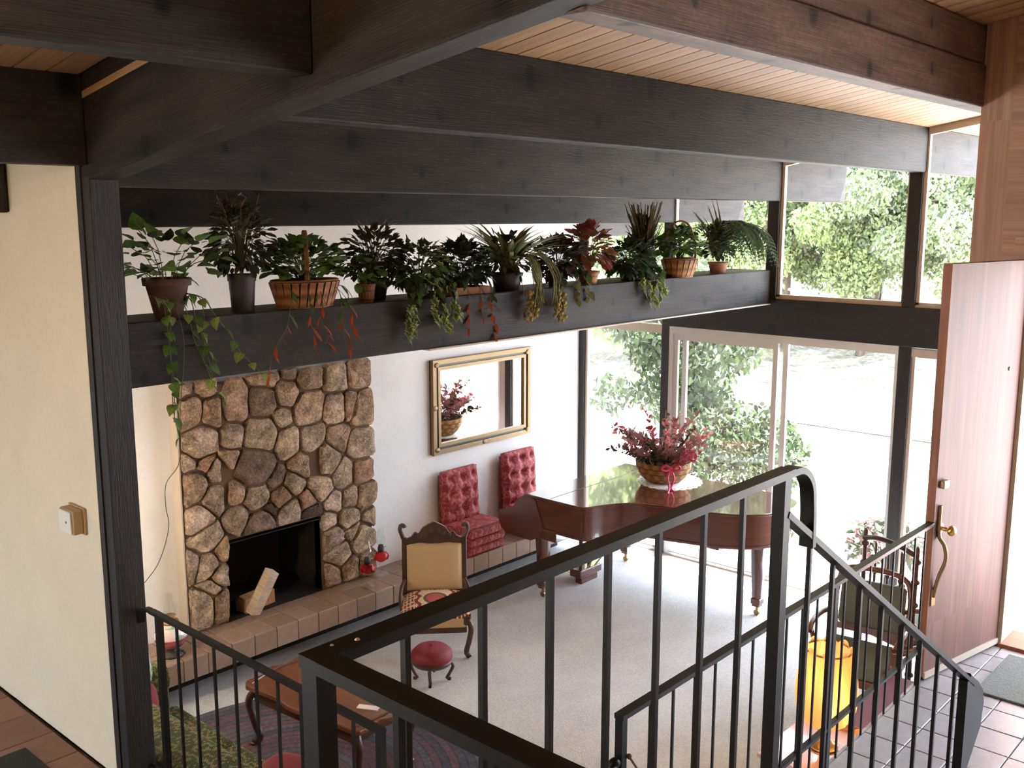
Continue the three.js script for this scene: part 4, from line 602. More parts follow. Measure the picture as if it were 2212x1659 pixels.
// ---------------------------------------------------------------- plants
function leafGeo(kind) { // leaf along +x from the stalk, face up (+y)
  const P = { heart: [[0, 0.02], [0.06, 0.30], [0.2, 0.44], [0.45, 0.40], [0.75, 0.2], [1, 0.0]], round: [[0, 0.05], [0.1, 0.36], [0.35, 0.52], [0.65, 0.50], [0.9, 0.28], [1, 0.0]], oval: [[0, 0.02], [0.2, 0.2], [0.5, 0.28], [0.8, 0.17], [1, 0.0]], ivy: [[0, 0.04], [0.08, 0.44], [0.3, 0.26], [0.42, 0.46], [0.62, 0.18], [1, 0]], strap: [[0, 0.02], [0.25, 0.034], [0.5, 0.036], [0.75, 0.026], [1, 0]], frond: [[0, 0.03], [0.3, 0.16], [0.6, 0.15], [1, 0]], pod: [[0, 0.03], [0.3, 0.11], [0.7, 0.13], [1, 0]] }[kind];
  const drop = { strap: 0.5, frond: 0.2 }[kind] ?? 0.18, pos = [], uv = [], idx = [];
  P.forEach(([x, w], i) => { const y = -drop * x * x; pos.push(x, y + w * 0.22, w, x, y, 0, x, y + w * 0.22, -w); uv.push(x, 1, x, 0.5, x, 0); if (i) { const a = (i - 1) * 3, b = i * 3; idx.push(a, b, a + 1, b, b + 1, a + 1, a + 1, b + 1, a + 2, b + 1, b + 2, a + 2); } });
  const g = new THREE.BufferGeometry(); g.setAttribute('position', new THREE.Float32BufferAttribute(pos, 3)); g.setAttribute('uv', new THREE.Float32BufferAttribute(uv, 2)); g.setIndex(idx); g.computeVertexNormals(); return g;
}
const LG = Object.fromEntries(['heart', 'round', 'oval', 'ivy', 'strap', 'frond', 'pod'].map((k) => [k, leafGeo(k)]));
const orient = (p, dir, s, roll, sw = 1) => { const x = dir.clone().normalize(); let up = Math.abs(x.y) > 0.95 ? V(1, 0, 0) : V(0, 1, 0); const z = x.clone().cross(up).normalize(), y = z.clone().cross(x).normalize(); const m = new THREE.Matrix4().makeBasis(x, y, z); m.multiply(new THREE.Matrix4().makeRotationX(roll)); m.scale(V(s, s, s * sw)); m.setPosition(p); return m; };
function leafMesh(kind, mat, parent, m) { const o = part('leaf', LG[kind], mat, parent); m.decompose(o.position, o.quaternion, o.scale); return o; }
// crown: leaves over an ellipsoid, each its own part up to "own", the rest joined
function crown(t, r, { n, own = 60, rx, ry, rz, cy, kind, len, mats, droop = 0.25, up = 0.35, stems = true, sw = 1, low = -0.35, name = 'foliage' }) {
  const rest = new Map(), st = [];
  for (let i = 0; i < n; i++) {
    const a = r() * Math.PI * 2, v = low + (1 - low) * r(), h = Math.sqrt(Math.max(0, 1 - v * v)), k = 0.30 + 0.70 * Math.cbrt(r());
    const p = V(Math.cos(a) * h * rx * k, cy + v * ry * k, Math.sin(a) * h * rz * k), d = V(Math.cos(a) * h + (r() - 0.5) * 0.7, v * 0.8 + up - droop - r() * 0.5, Math.sin(a) * h + (r() - 0.5) * 0.7), s = len * (0.65 + 0.6 * r()), mat = mats[Math.floor(r() * mats.length)], m = orient(p, d, s, (r() - 0.5) * 1.2, sw);
    if (i < own) leafMesh(kind, mat, t, m); else { if (!rest.has(mat)) rest.set(mat, []); rest.get(mat).push(LG[kind].clone().applyMatrix4(m)); }
    if (stems && i % 5 === 0) st.push(tube([V(p.x * 0.12, cy - ry * 0.75, p.z * 0.12), V(p.x * 0.55, lerp(cy - ry * 0.6, p.y, 0.7) + 0.01, p.z * 0.55), p], 0.0022, 4, 4));
  }
  for (const [mat, list] of rest) { const f = part(name, list, mat, t); f.userData.kind = 'stuff'; }
  if (st.length) part('stems', st, M.stem, t).userData.kind = 'stuff';
}
function vine(t, r, pts, kind, len, mats, every = 0.05, rad = 0.0025, endMat) {
  const c = new THREE.CatmullRomCurve3(pts), L = c.getLength(); part('vine', new THREE.TubeGeometry(c, Math.max(10, Math.round(L * 50)), rad, 5), M.stem, t);
  for (let s = every * 0.6; s < L; s += every * (0.7 + 0.6 * r())) { const u = s / L, p = c.getPointAt(u), a = r() * 6.28, d = V(Math.cos(a) * 0.8, -0.6 - 0.7 * r(), Math.abs(Math.sin(a)) * 0.8 + 0.15); leafMesh(kind, endMat && u > 0.5 ? endMat : mats[Math.floor(r() * mats.length)], t, orient(p, d, len * (0.7 + 0.6 * r()), (r() - 0.5) * 1.4)); }
}
const hang = (x, drop, sway, r, z0 = 0.05) => { const o = [V(x, 0.12, 0.0), V(x + sway * 0.1, 0.10, z0 + 0.06), V(x + sway * 0.25, 0.0, z0 + 0.075)]; const n = 4; for (let i = 1; i <= n; i++) o.push(V(x + sway * (0.25 + 0.75 * i / n) + (r() - 0.5) * 0.04, -drop * i / n, z0 + 0.07 + (r() - 0.5) * 0.02)); return o; };
const pot = (r0, r1, h, rim = 0.015) => lathe([[0, 0], [r0, 0], [lerp(r0, r1, 0.82), h * 0.82], [r1 + rim * 0.4, h * 0.82], [r1 + rim * 0.6, h], [r1 - 0.006, h], [r1 - 0.012, h * 0.86], [0, h * 0.86]], 28);
function wovenBasket(t, rx, rz, h, mat, staves = 20) { // wide staves leaning outwards, rim and base
  const g = [], gap = 0.86; for (let i = 0; i < staves; i++) { const a = i / staves * 6.2832, w = Math.PI * 2 * (rx + rz) / 2 / staves * gap, b = bx(w, h, 0.006); b.translate(0, h / 2, 0); const s = shade(new THREE.Mesh(b, mat)); s.name = i ? 'stave_' + String(i).padStart(3, '0') : 'stave'; s.position.set(Math.cos(a) * rx * 0.82, 0, Math.sin(a) * rz * 0.82); s.rotation.order = 'YXZ'; s.rotation.y = Math.PI / 2 - Math.atan2(Math.sin(a) / rz * rx, Math.cos(a)); s.rotation.x = 0.30; t.add(s); }
  const ring = (k, y, r) => tube(Array.from({ length: 28 }, (_, i) => V(Math.cos(i / 28 * 6.2832) * rx * k, y, Math.sin(i / 28 * 6.2832) * rz * k)), r, 56, 6, true);
  part('inner_wall', lathe([[0, 0.004], [0.79, 0.006], [0.97, h * 0.98], [0.95, h * 0.98], [0.77, 0.012], [0, 0.012]]).scale(rx, 1, rz), M.wicker, t); part('rim', [ring(1.01, h, 0.007), ring(1.03, h * 0.93, 0.004)], mat, t); part('base_ring', ring(0.83, 0.006, 0.006), mat, t);
}
const BY = 3.02, BZ = -4.62;
{ // the beam that carries the plants
  const b = struct('beam'); part('front_timber', bxs(XC, WX, 2.71, BY + 0.004, -4.56, -4.50, 0.006), M.beam, b); part('shelf_board', bxs(XC, WX, BY - 0.05, BY, -4.86, -4.56), M.beam, b); part('rear_timber', bxs(XC, WX, 2.71, BY, -4.92, -4.86, 0.005), M.beam, b); part('bottom_strip', bxs(4.2, WX, 2.70, 2.712, -4.555, -4.485, 0.003), M.trimPale, b);
}
const plant = (name, label, x, dz = 0, cat = 'plant') => thing(name, label, cat, [x, BY + 0.001, BZ + dz]);
let r = mulberry(101);
{
  const t = plant('potted_pothos', 'trailing pothos in a dark terracotta pot at the left end of the plant beam', 2.54, 0.02);
  part('pot', pot(0.065, 0.11, 0.20), M.terracotta, t); part('soil', new THREE.CylinderGeometry(0.098, 0.098, 0.012, 24).translate(0, 0.165, 0), M.soil, t);
  crown(t, r, { n: 90, own: 90, rx: 0.30, ry: 0.20, rz: 0.18, cy: 0.26, kind: 'heart', len: 0.085, mats: [LF.green, LF.deep, LF.bright], up: 0.5 });
  for (const [x, d, s] of [[-0.1, 0.60, 0.05], [-0.02, 0.45, 0.22], [0.04, 0.30, 0.12], [0.08, 0.40, 0.42], [0.1, 0.22, 0.06], [-0.06, 0.5, -0.02]]) vine(t, r, hang(x, d, s, r, 0.06), 'heart', 0.062, [LF.bright, LF.green, LF.lime], d > 0.8 ? 0.28 : 0.085);
  part('bare_vine', tube([V(-0.02, 0.1, 0.1), V(0.0, -0.1, 0.13), V(-0.04, -0.45, 0.13), V(-0.06, -0.72, 0.12), V(-0.13, -0.80, 0.12), V(-0.14, -0.92, 0.12), V(-0.13, -1.02, 0.12), V(-0.20, -1.20, 0.12), V(-0.27, -1.28, 0.11)], 0.002, 60, 5), M.stem, t);
}
{
  const t = plant('dark_leaved_plant', 'tall dark bushy plant in a dark grey pot beside the pothos on the beam', 2.98);
  part('pot', pot(0.058, 0.072, 0.20, 0.006), M.potDark, t); part('soil', new THREE.CylinderGeometry(0.06, 0.06, 0.01, 20).translate(0, 0.165, 0), M.soil, t);
  crown(t, r, { n: 420, own: 80, rx: 0.17, ry: 0.19, rz: 0.14, cy: 0.37, kind: 'oval', len: 0.055, mats: [LF.brown, LF.dark, LF.dark], up: 0.3, low: -0.8 });
  for (let i = 0; i < 7; i++) { const a = i * 0.9, h = 0.55 + 0.13 * r(); part('branch', tube([V(0, 0.17, 0), V(0.04 * Math.cos(a), h * 0.6, 0.03 * Math.sin(a)), V(0.13 * Math.cos(a), h, 0.07 * Math.sin(a))], 0.003, 8, 5), M.stemDry, t); for (let k = 0; k < 7; k++) leafMesh('oval', LF.brown, t, orient(V(0.13 * Math.cos(a) * (0.6 + k * 0.06) , h * (0.7 + k * 0.05), 0.07 * Math.sin(a)), V(r() - 0.5, r() - 0.2, r() - 0.5), 0.04 + 0.02 * r(), r())); }
}
function handle(t, w, h, mat, turn) { const g = tube([V(-w, 0, 0), V(-w * 0.96, h * 0.55, 0), V(-w * 0.5, h * 0.93, 0), V(0, h, 0), V(w * 0.5, h * 0.93, 0), V(w * 0.96, h * 0.55, 0), V(w, 0, 0)], 0.0075, 36, 8); const g2 = g.clone().scale(1, 1, 1).translate(0, 0, 0.012); const m = part('handle', [g, g2], mat, t); m.rotation.y = turn; m.position.y = 0.06; return m; }
{
  const t = plant('basket_plant', 'large slatted orange basket with an upright handle holding round green leaves', 3.37, 0.02);
  wovenBasket(t, 0.205, 0.125, 0.15, M.basket, 24); handle(t, 0.12, 0.36, M.basket, 1.0);
  crown(t, r, { n: 300, own: 150, rx: 0.24, ry: 0.16, rz: 0.16, cy: 0.22, kind: 'round', len: 0.05, mats: [LF.green, LF.green, LF.deep, LF.bright], up: 0.5, low: -0.25 });
  for (const [x, d, s] of [[-0.16, 0.36, -0.2], [-0.08, 0.26, 0.02], [0.0, 0.2, 0.03], [0.12, 0.26, 0.08], [0.18, 0.16, 0.06]]) vine(t, r, hang(x, d, s, r, 0.07), 'pod', 0.075, [LF.green], 0.055, 0.0022, LF.red);
}
{
  const t = plant('potted_plant', 'small brown wicker pot with bright green leaves just right of the large orange basket', 3.80, 0.03);
  part('pot', pot(0.042, 0.055, 0.11, 0.006), M.wicker, t); crown(t, r, { n: 46, own: 46, rx: 0.10, ry: 0.10, rz: 0.08, cy: 0.15, kind: 'round', len: 0.05, mats: [LF.bright, LF.green], up: 0.3, low: -0.5 });
}
{
  const t = plant('dark_leaved_plant', 'dark rounded bushy plant rising behind the trailing variegated ivy on the beam', 3.95, -0.08);
  part('pot', pot(0.07, 0.09, 0.13), M.potDark, t); crown(t, r, { n: 420, own: 60, rx: 0.21, ry: 0.17, rz: 0.14, cy: 0.26, kind: 'oval', len: 0.06, mats: [LF.dark, LF.deep, LF.dark, LF.brown], up: 0.4, low: -0.6 });
  for (let i = 0; i < 7; i++) { const a = i * 0.5 - 1.5; part('stalk', tube([V(0, 0.3, 0), V(0.11 * Math.sin(a), 0.44, 0.02), V(0.17 * Math.sin(a), 0.46 + 0.03 * Math.cos(a), 0.04)], 0.002, 8, 4), M.stemDry, t); }
}
{
  const t = plant('ivy_plant', 'mass of variegated ivy spilling over the front of the beam above the fireplace corner', 4.22, 0.03);
  part('pot', pot(0.07, 0.09, 0.11), M.potDark, t); crown(t, r, { n: 330, own: 90, rx: 0.22, ry: 0.16, rz: 0.15, cy: 0.18, kind: 'ivy', len: 0.06, mats: [LF.deep, LF.pale, LF.green, LF.dark, LF.deep], up: 0.2, low: -0.7 });
  for (const [x, d, s] of [[-0.16, 0.18, -0.05], [-0.08, 0.23, -0.14], [0.0, 0.16, 0.02], [0.06, 0.2, 0.06], [0.14, 0.14, 0.1], [0.18, 0.1, 0.04]]) vine(t, r, hang(x, d, s, r, 0.045), 'ivy', 0.06, [LF.deep, LF.green, LF.dark], 0.028, 0.0022, LF.pale);
}
{
  const t = plant('potted_plant', 'dark leafy plant in a shallow tan tray between the ivy mass and the grassy plant', 4.63, 0.0);
  part('tray', [bxs(-0.16, 0.16, 0, 0.012, -0.09, 0.09), bxs(-0.165, 0.165, 0, 0.05, 0.085, 0.095, 0.003), bxs(-0.165, 0.165, 0, 0.05, -0.095, -0.085, 0.003), bxs(-0.17, -0.16, 0, 0.05, -0.095, 0.095, 0.003), bxs(0.16, 0.17, 0, 0.05, -0.095, 0.095, 0.003)], M.terracottaLight, t);
  crown(t, r, { n: 330, own: 60, rx: 0.20, ry: 0.16, rz: 0.12, cy: 0.18, kind: 'ivy', len: 0.07, mats: [LF.dark, LF.deep, LF.dark], up: 0.5, low: -0.7 });
  for (const [x, d, s] of [[-0.08, 0.22, 0.03], [0.03, 0.16, 0.04], [0.12, 0.30, 0.06], [0.16, 0.32, 0.02]]) vine(t, r, hang(x, d, s, r, 0.05), 'pod', 0.07, [LF.deep, LF.green], 0.07, 0.002, LF.red);
}
{
  const t = plant('grassy_plant', 'arching grassy plant with hanging yellow flower clusters at the middle of the beam', 5.06, 0.0);
  part('pot', pot(0.085, 0.105, 0.12), M.potDark, t);
  crown(t, r, { n: 230, own: 40, rx: 0.18, ry: 0.15, rz: 0.12, cy: 0.22, kind: 'oval', len: 0.06, mats: [LF.dark, LF.brown, LF.deep], up: 0.3, low: -0.6 });
  for (let i = 0; i < 80; i++) { const a = r() * 6.28, d = V(Math.cos(a), 0.75 + 0.9 * r(), Math.sin(a) * 0.7 + 0.15); leafMesh('strap', [LF.olive, LF.lime, LF.green, LF.olive][i % 4], t, orient(V((r() - 0.5) * 0.1, 0.15, (r() - 0.5) * 0.06), d, 0.30 + 0.2 * r(), 0, 0.9)); }
  for (let i = 0; i < 40; i++) { const s = i % 2 ? 0.30 : 0.10, c = [V((r() - 0.5) * 0.1, 0.22, 0.05), V(s * 0.7 + (r() - 0.5) * 0.1, 0.24, 0.13), V(s + (r() - 0.5) * 0.1, 0.1, 0.19), V(s + (r() - 0.5) * 0.12, -0.12 * r() - 0.03, 0.19 + 0.02 * r())]; part('arching_blade', tube(c, 0.0035, 10, 4), i % 3 ? LF.olive : LF.lime, t); }
  for (const [x, y, z] of [[0.07, -0.1, 0.17], [0.36, -0.13, 0.18]]) { const list = []; for (let k = 0; k < 46; k++) list.push(new THREE.SphereGeometry(0.010 + 0.006 * r(), 6, 5).translate(x + (r() - 0.5) * 0.10, y + (r() - 0.5) * 0.2, z + (r() - 0.5) * 0.05)); part('flower_cluster', list, LF.gold, t); }
  for (const [x, y] of [[-0.3, 0.42], [-0.24, 0.37], [-0.18, 0.43], [-0.12, 0.4], [-0.1, 0.33]]) leafMesh('oval', LF.olive, t, orient(V(x, y, 0.02), V(0.6, -0.8, 0.1), 0.06, 0.3));
  for (const [x, d, s] of [[0.02, 0.2, 0.02], [0.2, 0.1, 0.03]]) vine(t, r, hang(x, d, s, r, 0.05), 'pod', 0.065, [LF.deep], 0.07, 0.002, LF.red);
}
{
  const t = plant('dark_leaved_plant', 'low dark leafy plant between the grassy plant and the red leaved plant', 5.60, 0.0);
  part('pot', pot(0.06, 0.08, 0.11), M.potDark, t); crown(t, r, { n: 340, own: 60, rx: 0.22, ry: 0.16, rz: 0.13, cy: 0.18, kind: 'ivy', len: 0.065, mats: [LF.dark, LF.deep, LF.brown], up: 0.4, low: -0.7 });
  for (const [x, d, s] of [[-0.1, 0.1, -0.02], [0.06, 0.12, 0.03], [0.18, 0.1, 0.02]]) vine(t, r, hang(x, d, s, r, 0.05), 'heart', 0.065, [LF.deep, LF.green, LF.dark], 0.04, 0.002, LF.olive);
}
{
  const t = plant('coleus_plant', 'red and rust leaved plant in a small orange woven pot on the beam', 5.90, 0.05);
  part('pot', pot(0.06, 0.082, 0.10, 0.008), M.basketTan, t); crown(t, r, { n: 300, own: 120, rx: 0.19, ry: 0.17, rz: 0.15, cy: 0.26, kind: 'oval', len: 0.07, mats: [LF.coleus, LF.coleusRust, LF.coleus, LF.brown], up: 0.4, low: -0.7, sw: 1.2 });
}
{
  const t = plant('ivy_plant', 'dark green ivy with pale edged leaves hanging beside the red leaved plant', 6.46, 0.03);
  part('pot', pot(0.07, 0.09, 0.10), M.potDark, t); crown(t, r, { n: 360, own: 70, rx: 0.25, ry: 0.15, rz: 0.14, cy: 0.16, kind: 'ivy', len: 0.065, mats: [LF.deep, LF.dark, LF.green, LF.dark], up: 0.3, low: -0.7 });
  for (const [x, d, s] of [[-0.02, 0.1, 0.02], [0.06, 0.18, 0.03], [0.14, 0.22, 0.04], [0.2, 0.16, 0.06], [0.24, 0.1, 0.08]]) vine(t, r, hang(x, d, s, r, 0.045), 'ivy', 0.066, [LF.green, LF.deep, LF.deep], 0.03, 0.0022, LF.pale);
}
{
  const t = plant('dried_grass', 'upright bunch of dark dried grass stalks behind the small handled basket', 6.84, -0.10);
  part('vase', pot(0.055, 0.07, 0.16, 0.004), M.potDark, t);
  for (let i = 0; i < 120; i++) { const a = r() * 6.28, s = 0.05 + 0.13 * r(), h = 0.42 + 0.2 * r(); part('stalk', tube([V(Math.cos(a) * 0.03, 0.1, Math.sin(a) * 0.03), V(Math.cos(a) * s * 0.45, h * 0.6, Math.sin(a) * s * 0.45), V(Math.cos(a) * s, h, Math.sin(a) * s)], 0.0035, 5, 4), i % 3 ? M.stemDry : LF.olive, t); }
  crown(t, r, { n: 160, own: 20, rx: 0.10, ry: 0.20, rz: 0.08, cy: 0.28, kind: 'frond', len: 0.09, mats: [LF.brown, LF.dark], up: 1.4, droop: 0, stems: false, low: -0.9 });
}
{
  const t = plant('basket_plant', 'small slatted orange basket with an arched handle holding a bright green plant', 7.13, 0.05);
  wovenBasket(t, 0.155, 0.12, 0.15, M.basketTan, 18); handle(t, 0.13, 0.40, M.basket, 0.0).rotation.y = -0.75;
  crown(t, r, { n: 230, own: 110, rx: 0.18, ry: 0.15, rz: 0.14, cy: 0.25, kind: 'round', len: 0.06, mats: [LF.bright, LF.green, LF.bright, LF.deep], up: 0.4, low: -0.4 });
}
{
  const t = plant('potted_fern', 'arching dark green fern in a tan bowl at the window end of the beam', 7.80, 0.02);
  part('pot', pot(0.065, 0.085, 0.10, 0.01), M.terracottaLight, t);
  crown(t, r, { n: 230, own: 30, rx: 0.16, ry: 0.19, rz: 0.12, cy: 0.25, kind: 'oval', len: 0.06, mats: [LF.dark, LF.deep, LF.fern], up: 0.5, low: -0.5 });
  for (let i = 0; i < 40; i++) { // fronds: a rib with paired leaflets
    const a = i < 22 ? (r() - 0.35) * 1.5 : r() * 6.28, L = (i < 22 ? 0.42 : 0.32) + 0.24 * r(), c = new THREE.CatmullRomCurve3([V(0, 0.1, 0), V(Math.cos(a) * L * 0.3, 0.36 + 0.1 * r(), Math.sin(a) * L * 0.25 + 0.02), V(Math.cos(a) * L * 0.75, 0.30 + 0.12 * r(), Math.sin(a) * L * 0.45 + 0.06), V(Math.cos(a) * L * 1.05, 0.02 + 0.16 * r(), Math.sin(a) * L * 0.5 + 0.12)]), list = [new THREE.TubeGeometry(c, 14, 0.002, 4)];
    for (let k = 4; k < 26; k++) { const u = k / 26, p = c.getPointAt(u), d = c.getTangentAt(u), s = d.clone().cross(V(0, 1, 0)).normalize(); for (const q of [-1, 1]) list.push(LG.frond.clone().applyMatrix4(orient(p, s.clone().multiplyScalar(q).addScaledVector(d, 0.5), 0.085 * Math.sin(Math.PI * (0.15 + 0.8 * u)), 0))); }
    part('frond', list, i % 3 ? LF.fern : LF.deep, t);
  }
  for (let i = 0; i < 14; i++) leafMesh('strap', LF.olive, t, orient(V((r() - 0.5) * 0.06, 0.12, 0), V((r() - 0.5) * 0.6, 1, (r() - 0.5) * 0.4), 0.42 + 0.12 * r(), 0, 0.6));
}
{ // dried flower basket on the piano
  const t = thing('flower_basket', 'woven bowl of dried pink and mauve flowers with a pink ribbon on the piano', 'flowers', [7.92, 1.0045, -5.19]);
  part('bowl', lathe([[0, 0], [0.16, 0.0], [0.215, 0.05], [0.262, 0.13], [0.27, 0.205], [0.255, 0.205], [0.245, 0.13], [0.2, 0.06], [0, 0.03]], 40), M.basketTan, t);
  const bow = []; for (const s of [-1, 1]) bow.push(tube([V(0, 0, 0), V(s * 0.05, 0.035, 0.02), V(s * 0.09, 0.0, 0.025), V(s * 0.05, -0.02, 0.02), V(0, 0, 0)], 0.012, 20, 6)); bow.push(tube([V(0, 0, 0), V(-0.03, -0.08, 0.03), V(-0.02, -0.17, 0.06), V(-0.06, -0.2, 0.16)], 0.011, 14, 6), tube([V(0, 0, 0), V(0.03, -0.09, 0.03), V(0.0, -0.18, 0.05), V(0.02, -0.2, 0.14)], 0.011, 14, 6), new THREE.SphereGeometry(0.022, 10, 8));
  const rb = part('ribbon', bow, M.ribbon, t); rb.position.set(-0.19, 0.19, 0.20); rb.rotation.y = -0.75;
  for (let i = 0; i < 64; i++) {
    const a = r() * 6.28, tall = i < 10, h = tall ? 0.55 + 0.2 * r() : 0.3 + 0.22 * r(), s = tall ? 0.12 + 0.25 * r() : 0.3 + 0.24 * r(), p = [V(Math.cos(a) * 0.1, 0.15, Math.sin(a) * 0.1), V(Math.cos(a) * s * 0.6, h * 0.75, Math.sin(a) * s * 0.6), V(Math.cos(a) * s, h, Math.sin(a) * s)], c = new THREE.CatmullRomCurve3(p), list = [];
    part('stem', new THREE.TubeGeometry(c, 6, 0.003, 4), M.stemDry, t);
    for (let k = 0; k < 15; k++) { const q = c.getPointAt(0.4 + 0.6 * k / 15); list.push(LG.oval.clone().applyMatrix4(orient(q, V(r() - 0.5, r() - 0.3, r() - 0.5), 0.045 + 0.02 * r(), r() * 3))); }
    part('flower_spray', list, [LF.mauve, LF.flower, LF.pink, LF.mauve, LF.brown, LF.mauve][i % 6], t);
  }
  crown(t, r, { n: 90, own: 10, rx: 0.24, ry: 0.09, rz: 0.22, cy: 0.23, kind: 'oval', len: 0.07, mats: [LF.mauve, LF.brown, LF.dark], stems: false, low: -0.1 });
  part('dark_leaf_cluster', Array.from({ length: 30 }, () => LG.heart.clone().applyMatrix4(orient(V(-0.18 + (r() - 0.5) * 0.16, 0.25 + (r() - 0.5) * 0.06, 0.0 + (r() - 0.5) * 0.2), V(r() - 0.5, r() - 0.5, r() - 0.5), 0.08, r()))), LF.dark, t);
}

// ---------------------------------------------------------------- entry door, mats, fittings
{
  const t = thing('front_door', 'open reddish brown front door with pale bottom sweep, seen from inside beside the railing', 'door', [5.49, Y_ENTRY + 0.01, -1.445], 2.948);
  part('leaf', bxs(0, 0.735, 0.012, 2.03, 0, 0.045, 0.002), M.doorPaint, t); part('latch_edge', bxs(0.735, 0.739, 0.012, 2.03, 0.0, 0.045), M.doorEdge, t); part('sweep', bxs(0.0, 0.735, 0.004, 0.035, -0.008, 0.0), M.trimPale, t);
  part('knob', [rod(V(0.685, 0.765, 0), V(0.685, 0.765, -0.05), 0.011), new THREE.SphereGeometry(0.026, 16, 12).scale(1, 1, 0.8).translate(0.685, 0.765, -0.062), new THREE.CylinderGeometry(0.026, 0.026, 0.006, 18).rotateX(Math.PI / 2).translate(0.685, 0.765, -0.003)], M.brass, t);
  part('deadbolt', [bx(0.05, 0.04, 0.025, 0.69, 0.985, -0.012, 0.006)], M.brassDull, t); part('pull_handle', [tube([V(0.70, 0.88, -0.004), V(0.70, 0.72, -0.012), V(0.695, 0.69, -0.035), V(0.69, 0.62, -0.045), V(0.70, 0.52, -0.02), V(0.705, 0.42, -0.004)], 0.010, 24, 8), bx(0.035, 0.09, 0.006, 0.705, 0.42, -0.003, 0.002)], M.brassDull, t);
  part('peephole', new THREE.CylinderGeometry(0.01, 0.01, 0.006, 14).rotateX(Math.PI / 2).translate(0.14, 1.49, -0.002), M.brassDull, t);
  for (const y of [0.25, 1.0, 1.78]) part('hinge', rod(V(-0.006, y, -0.004), V(-0.006, y + 0.1, -0.004), 0.007), M.brassDull, t);
}
single('door_mat', bxs(4.82, 5.36, Y_ENTRY + 0.002, Y_ENTRY + 0.012, -1.36, -0.45, 0.003), M.mat, 'plain grey green door mat on the white tiles inside the front door', 'mat');
single('door_mat', bxs(5.85, 6.5, Y_ENTRY + 0.001, Y_ENTRY + 0.015, -1.35, -0.8, 0.004), M.pinkMat, 'pink and red mat on the bright porch outside the open front door', 'mat');
single('floor_mat', bxs(0.9, 1.90, Y_HALL + 0.002, Y_HALL + 0.014, -5.17, -3.9, 0.004), M.matDark, 'dark charcoal mat on the brown hall tiles at the lower left', 'mat');
{
  const t = thing('thermostat', 'small beige and tan thermostat box mounted on the cream hall wall', 'thermostat', [2.1, 2.05, -4.78]);
  part('backplate', bx(0.014, 0.135, 0.17, -0.007, 0, 0, 0.004), M.plasticTan, t); part('housing', bx(0.05, 0.12, 0.145, -0.038, 0, 0, 0.006), M.plasticTan, t); part('cover', bx(0.012, 0.112, 0.13, -0.068, 0, 0, 0.004), M.plastic, t); part('dial', rod(V(-0.074, 0.0, 0.02), V(-0.078, 0.0, 0.02), 0.006), M.plasticTan, t);
}
{ const t = thing('wall_bracket', 'dark brown wooden bracket block high on the cream hall wall under the beam', 'bracket', [2.1, 3.74, -5.45]); part('block', bx(0.14, 0.40, 0.22, -0.07, -0.0, 0.03, 0.012), M.post, t); part('cap', bx(0.15, 0.03, 0.24, -0.075, 0.205, 0.03, 0.006), M.post, t); }
{ // warm ceiling lamp of the hall, above the left edge of the view
  const t = thing('pendant_lamp', 'warm glass globe pendant hanging in the hall outside the left edge', 'lamp', [-0.35, 3.9, -2.2]);
  part('canopy', new THREE.CylinderGeometry(0.06, 0.07, 0.03, 20).translate(0, 0.5, 0), M.brassDull, t); part('cord', rod(V(0, 0.1, 0), V(0, 0.5, 0), 0.004), M.potDark, t);
  part('globe', new THREE.SphereGeometry(0.11, 24, 16), phy({ color: lin(1, 0.9, 0.75), emissive: lin(1, 0.72, 0.4), emissiveIntensity: 2.5, transmission: 0.5, roughness: 0.9, thickness: 0 }), t);
  const l = new THREE.PointLight(lin(1, 0.74, 0.42), 1.2); l.name = 'pendant_light'; l.castShadow = true; l.shadow.radius = 4; t.add(l);
}
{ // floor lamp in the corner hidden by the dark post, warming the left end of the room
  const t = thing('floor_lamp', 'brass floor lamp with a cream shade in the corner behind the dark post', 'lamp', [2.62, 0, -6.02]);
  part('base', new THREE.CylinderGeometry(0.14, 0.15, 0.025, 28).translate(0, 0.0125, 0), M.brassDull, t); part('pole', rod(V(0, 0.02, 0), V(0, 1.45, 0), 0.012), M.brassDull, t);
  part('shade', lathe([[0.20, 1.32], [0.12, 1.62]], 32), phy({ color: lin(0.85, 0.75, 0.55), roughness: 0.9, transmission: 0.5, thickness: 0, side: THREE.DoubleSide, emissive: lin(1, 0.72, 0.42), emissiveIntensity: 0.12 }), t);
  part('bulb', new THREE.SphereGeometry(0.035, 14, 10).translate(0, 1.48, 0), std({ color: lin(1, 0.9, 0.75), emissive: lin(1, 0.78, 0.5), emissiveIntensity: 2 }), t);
  const l = new THREE.PointLight(lin(1, 0.82, 0.60), 0.62); l.name = 'floor_lamp_light'; l.position.set(0, 1.48, 0); l.castShadow = true; l.shadow.radius = 1.5; t.add(l);
}
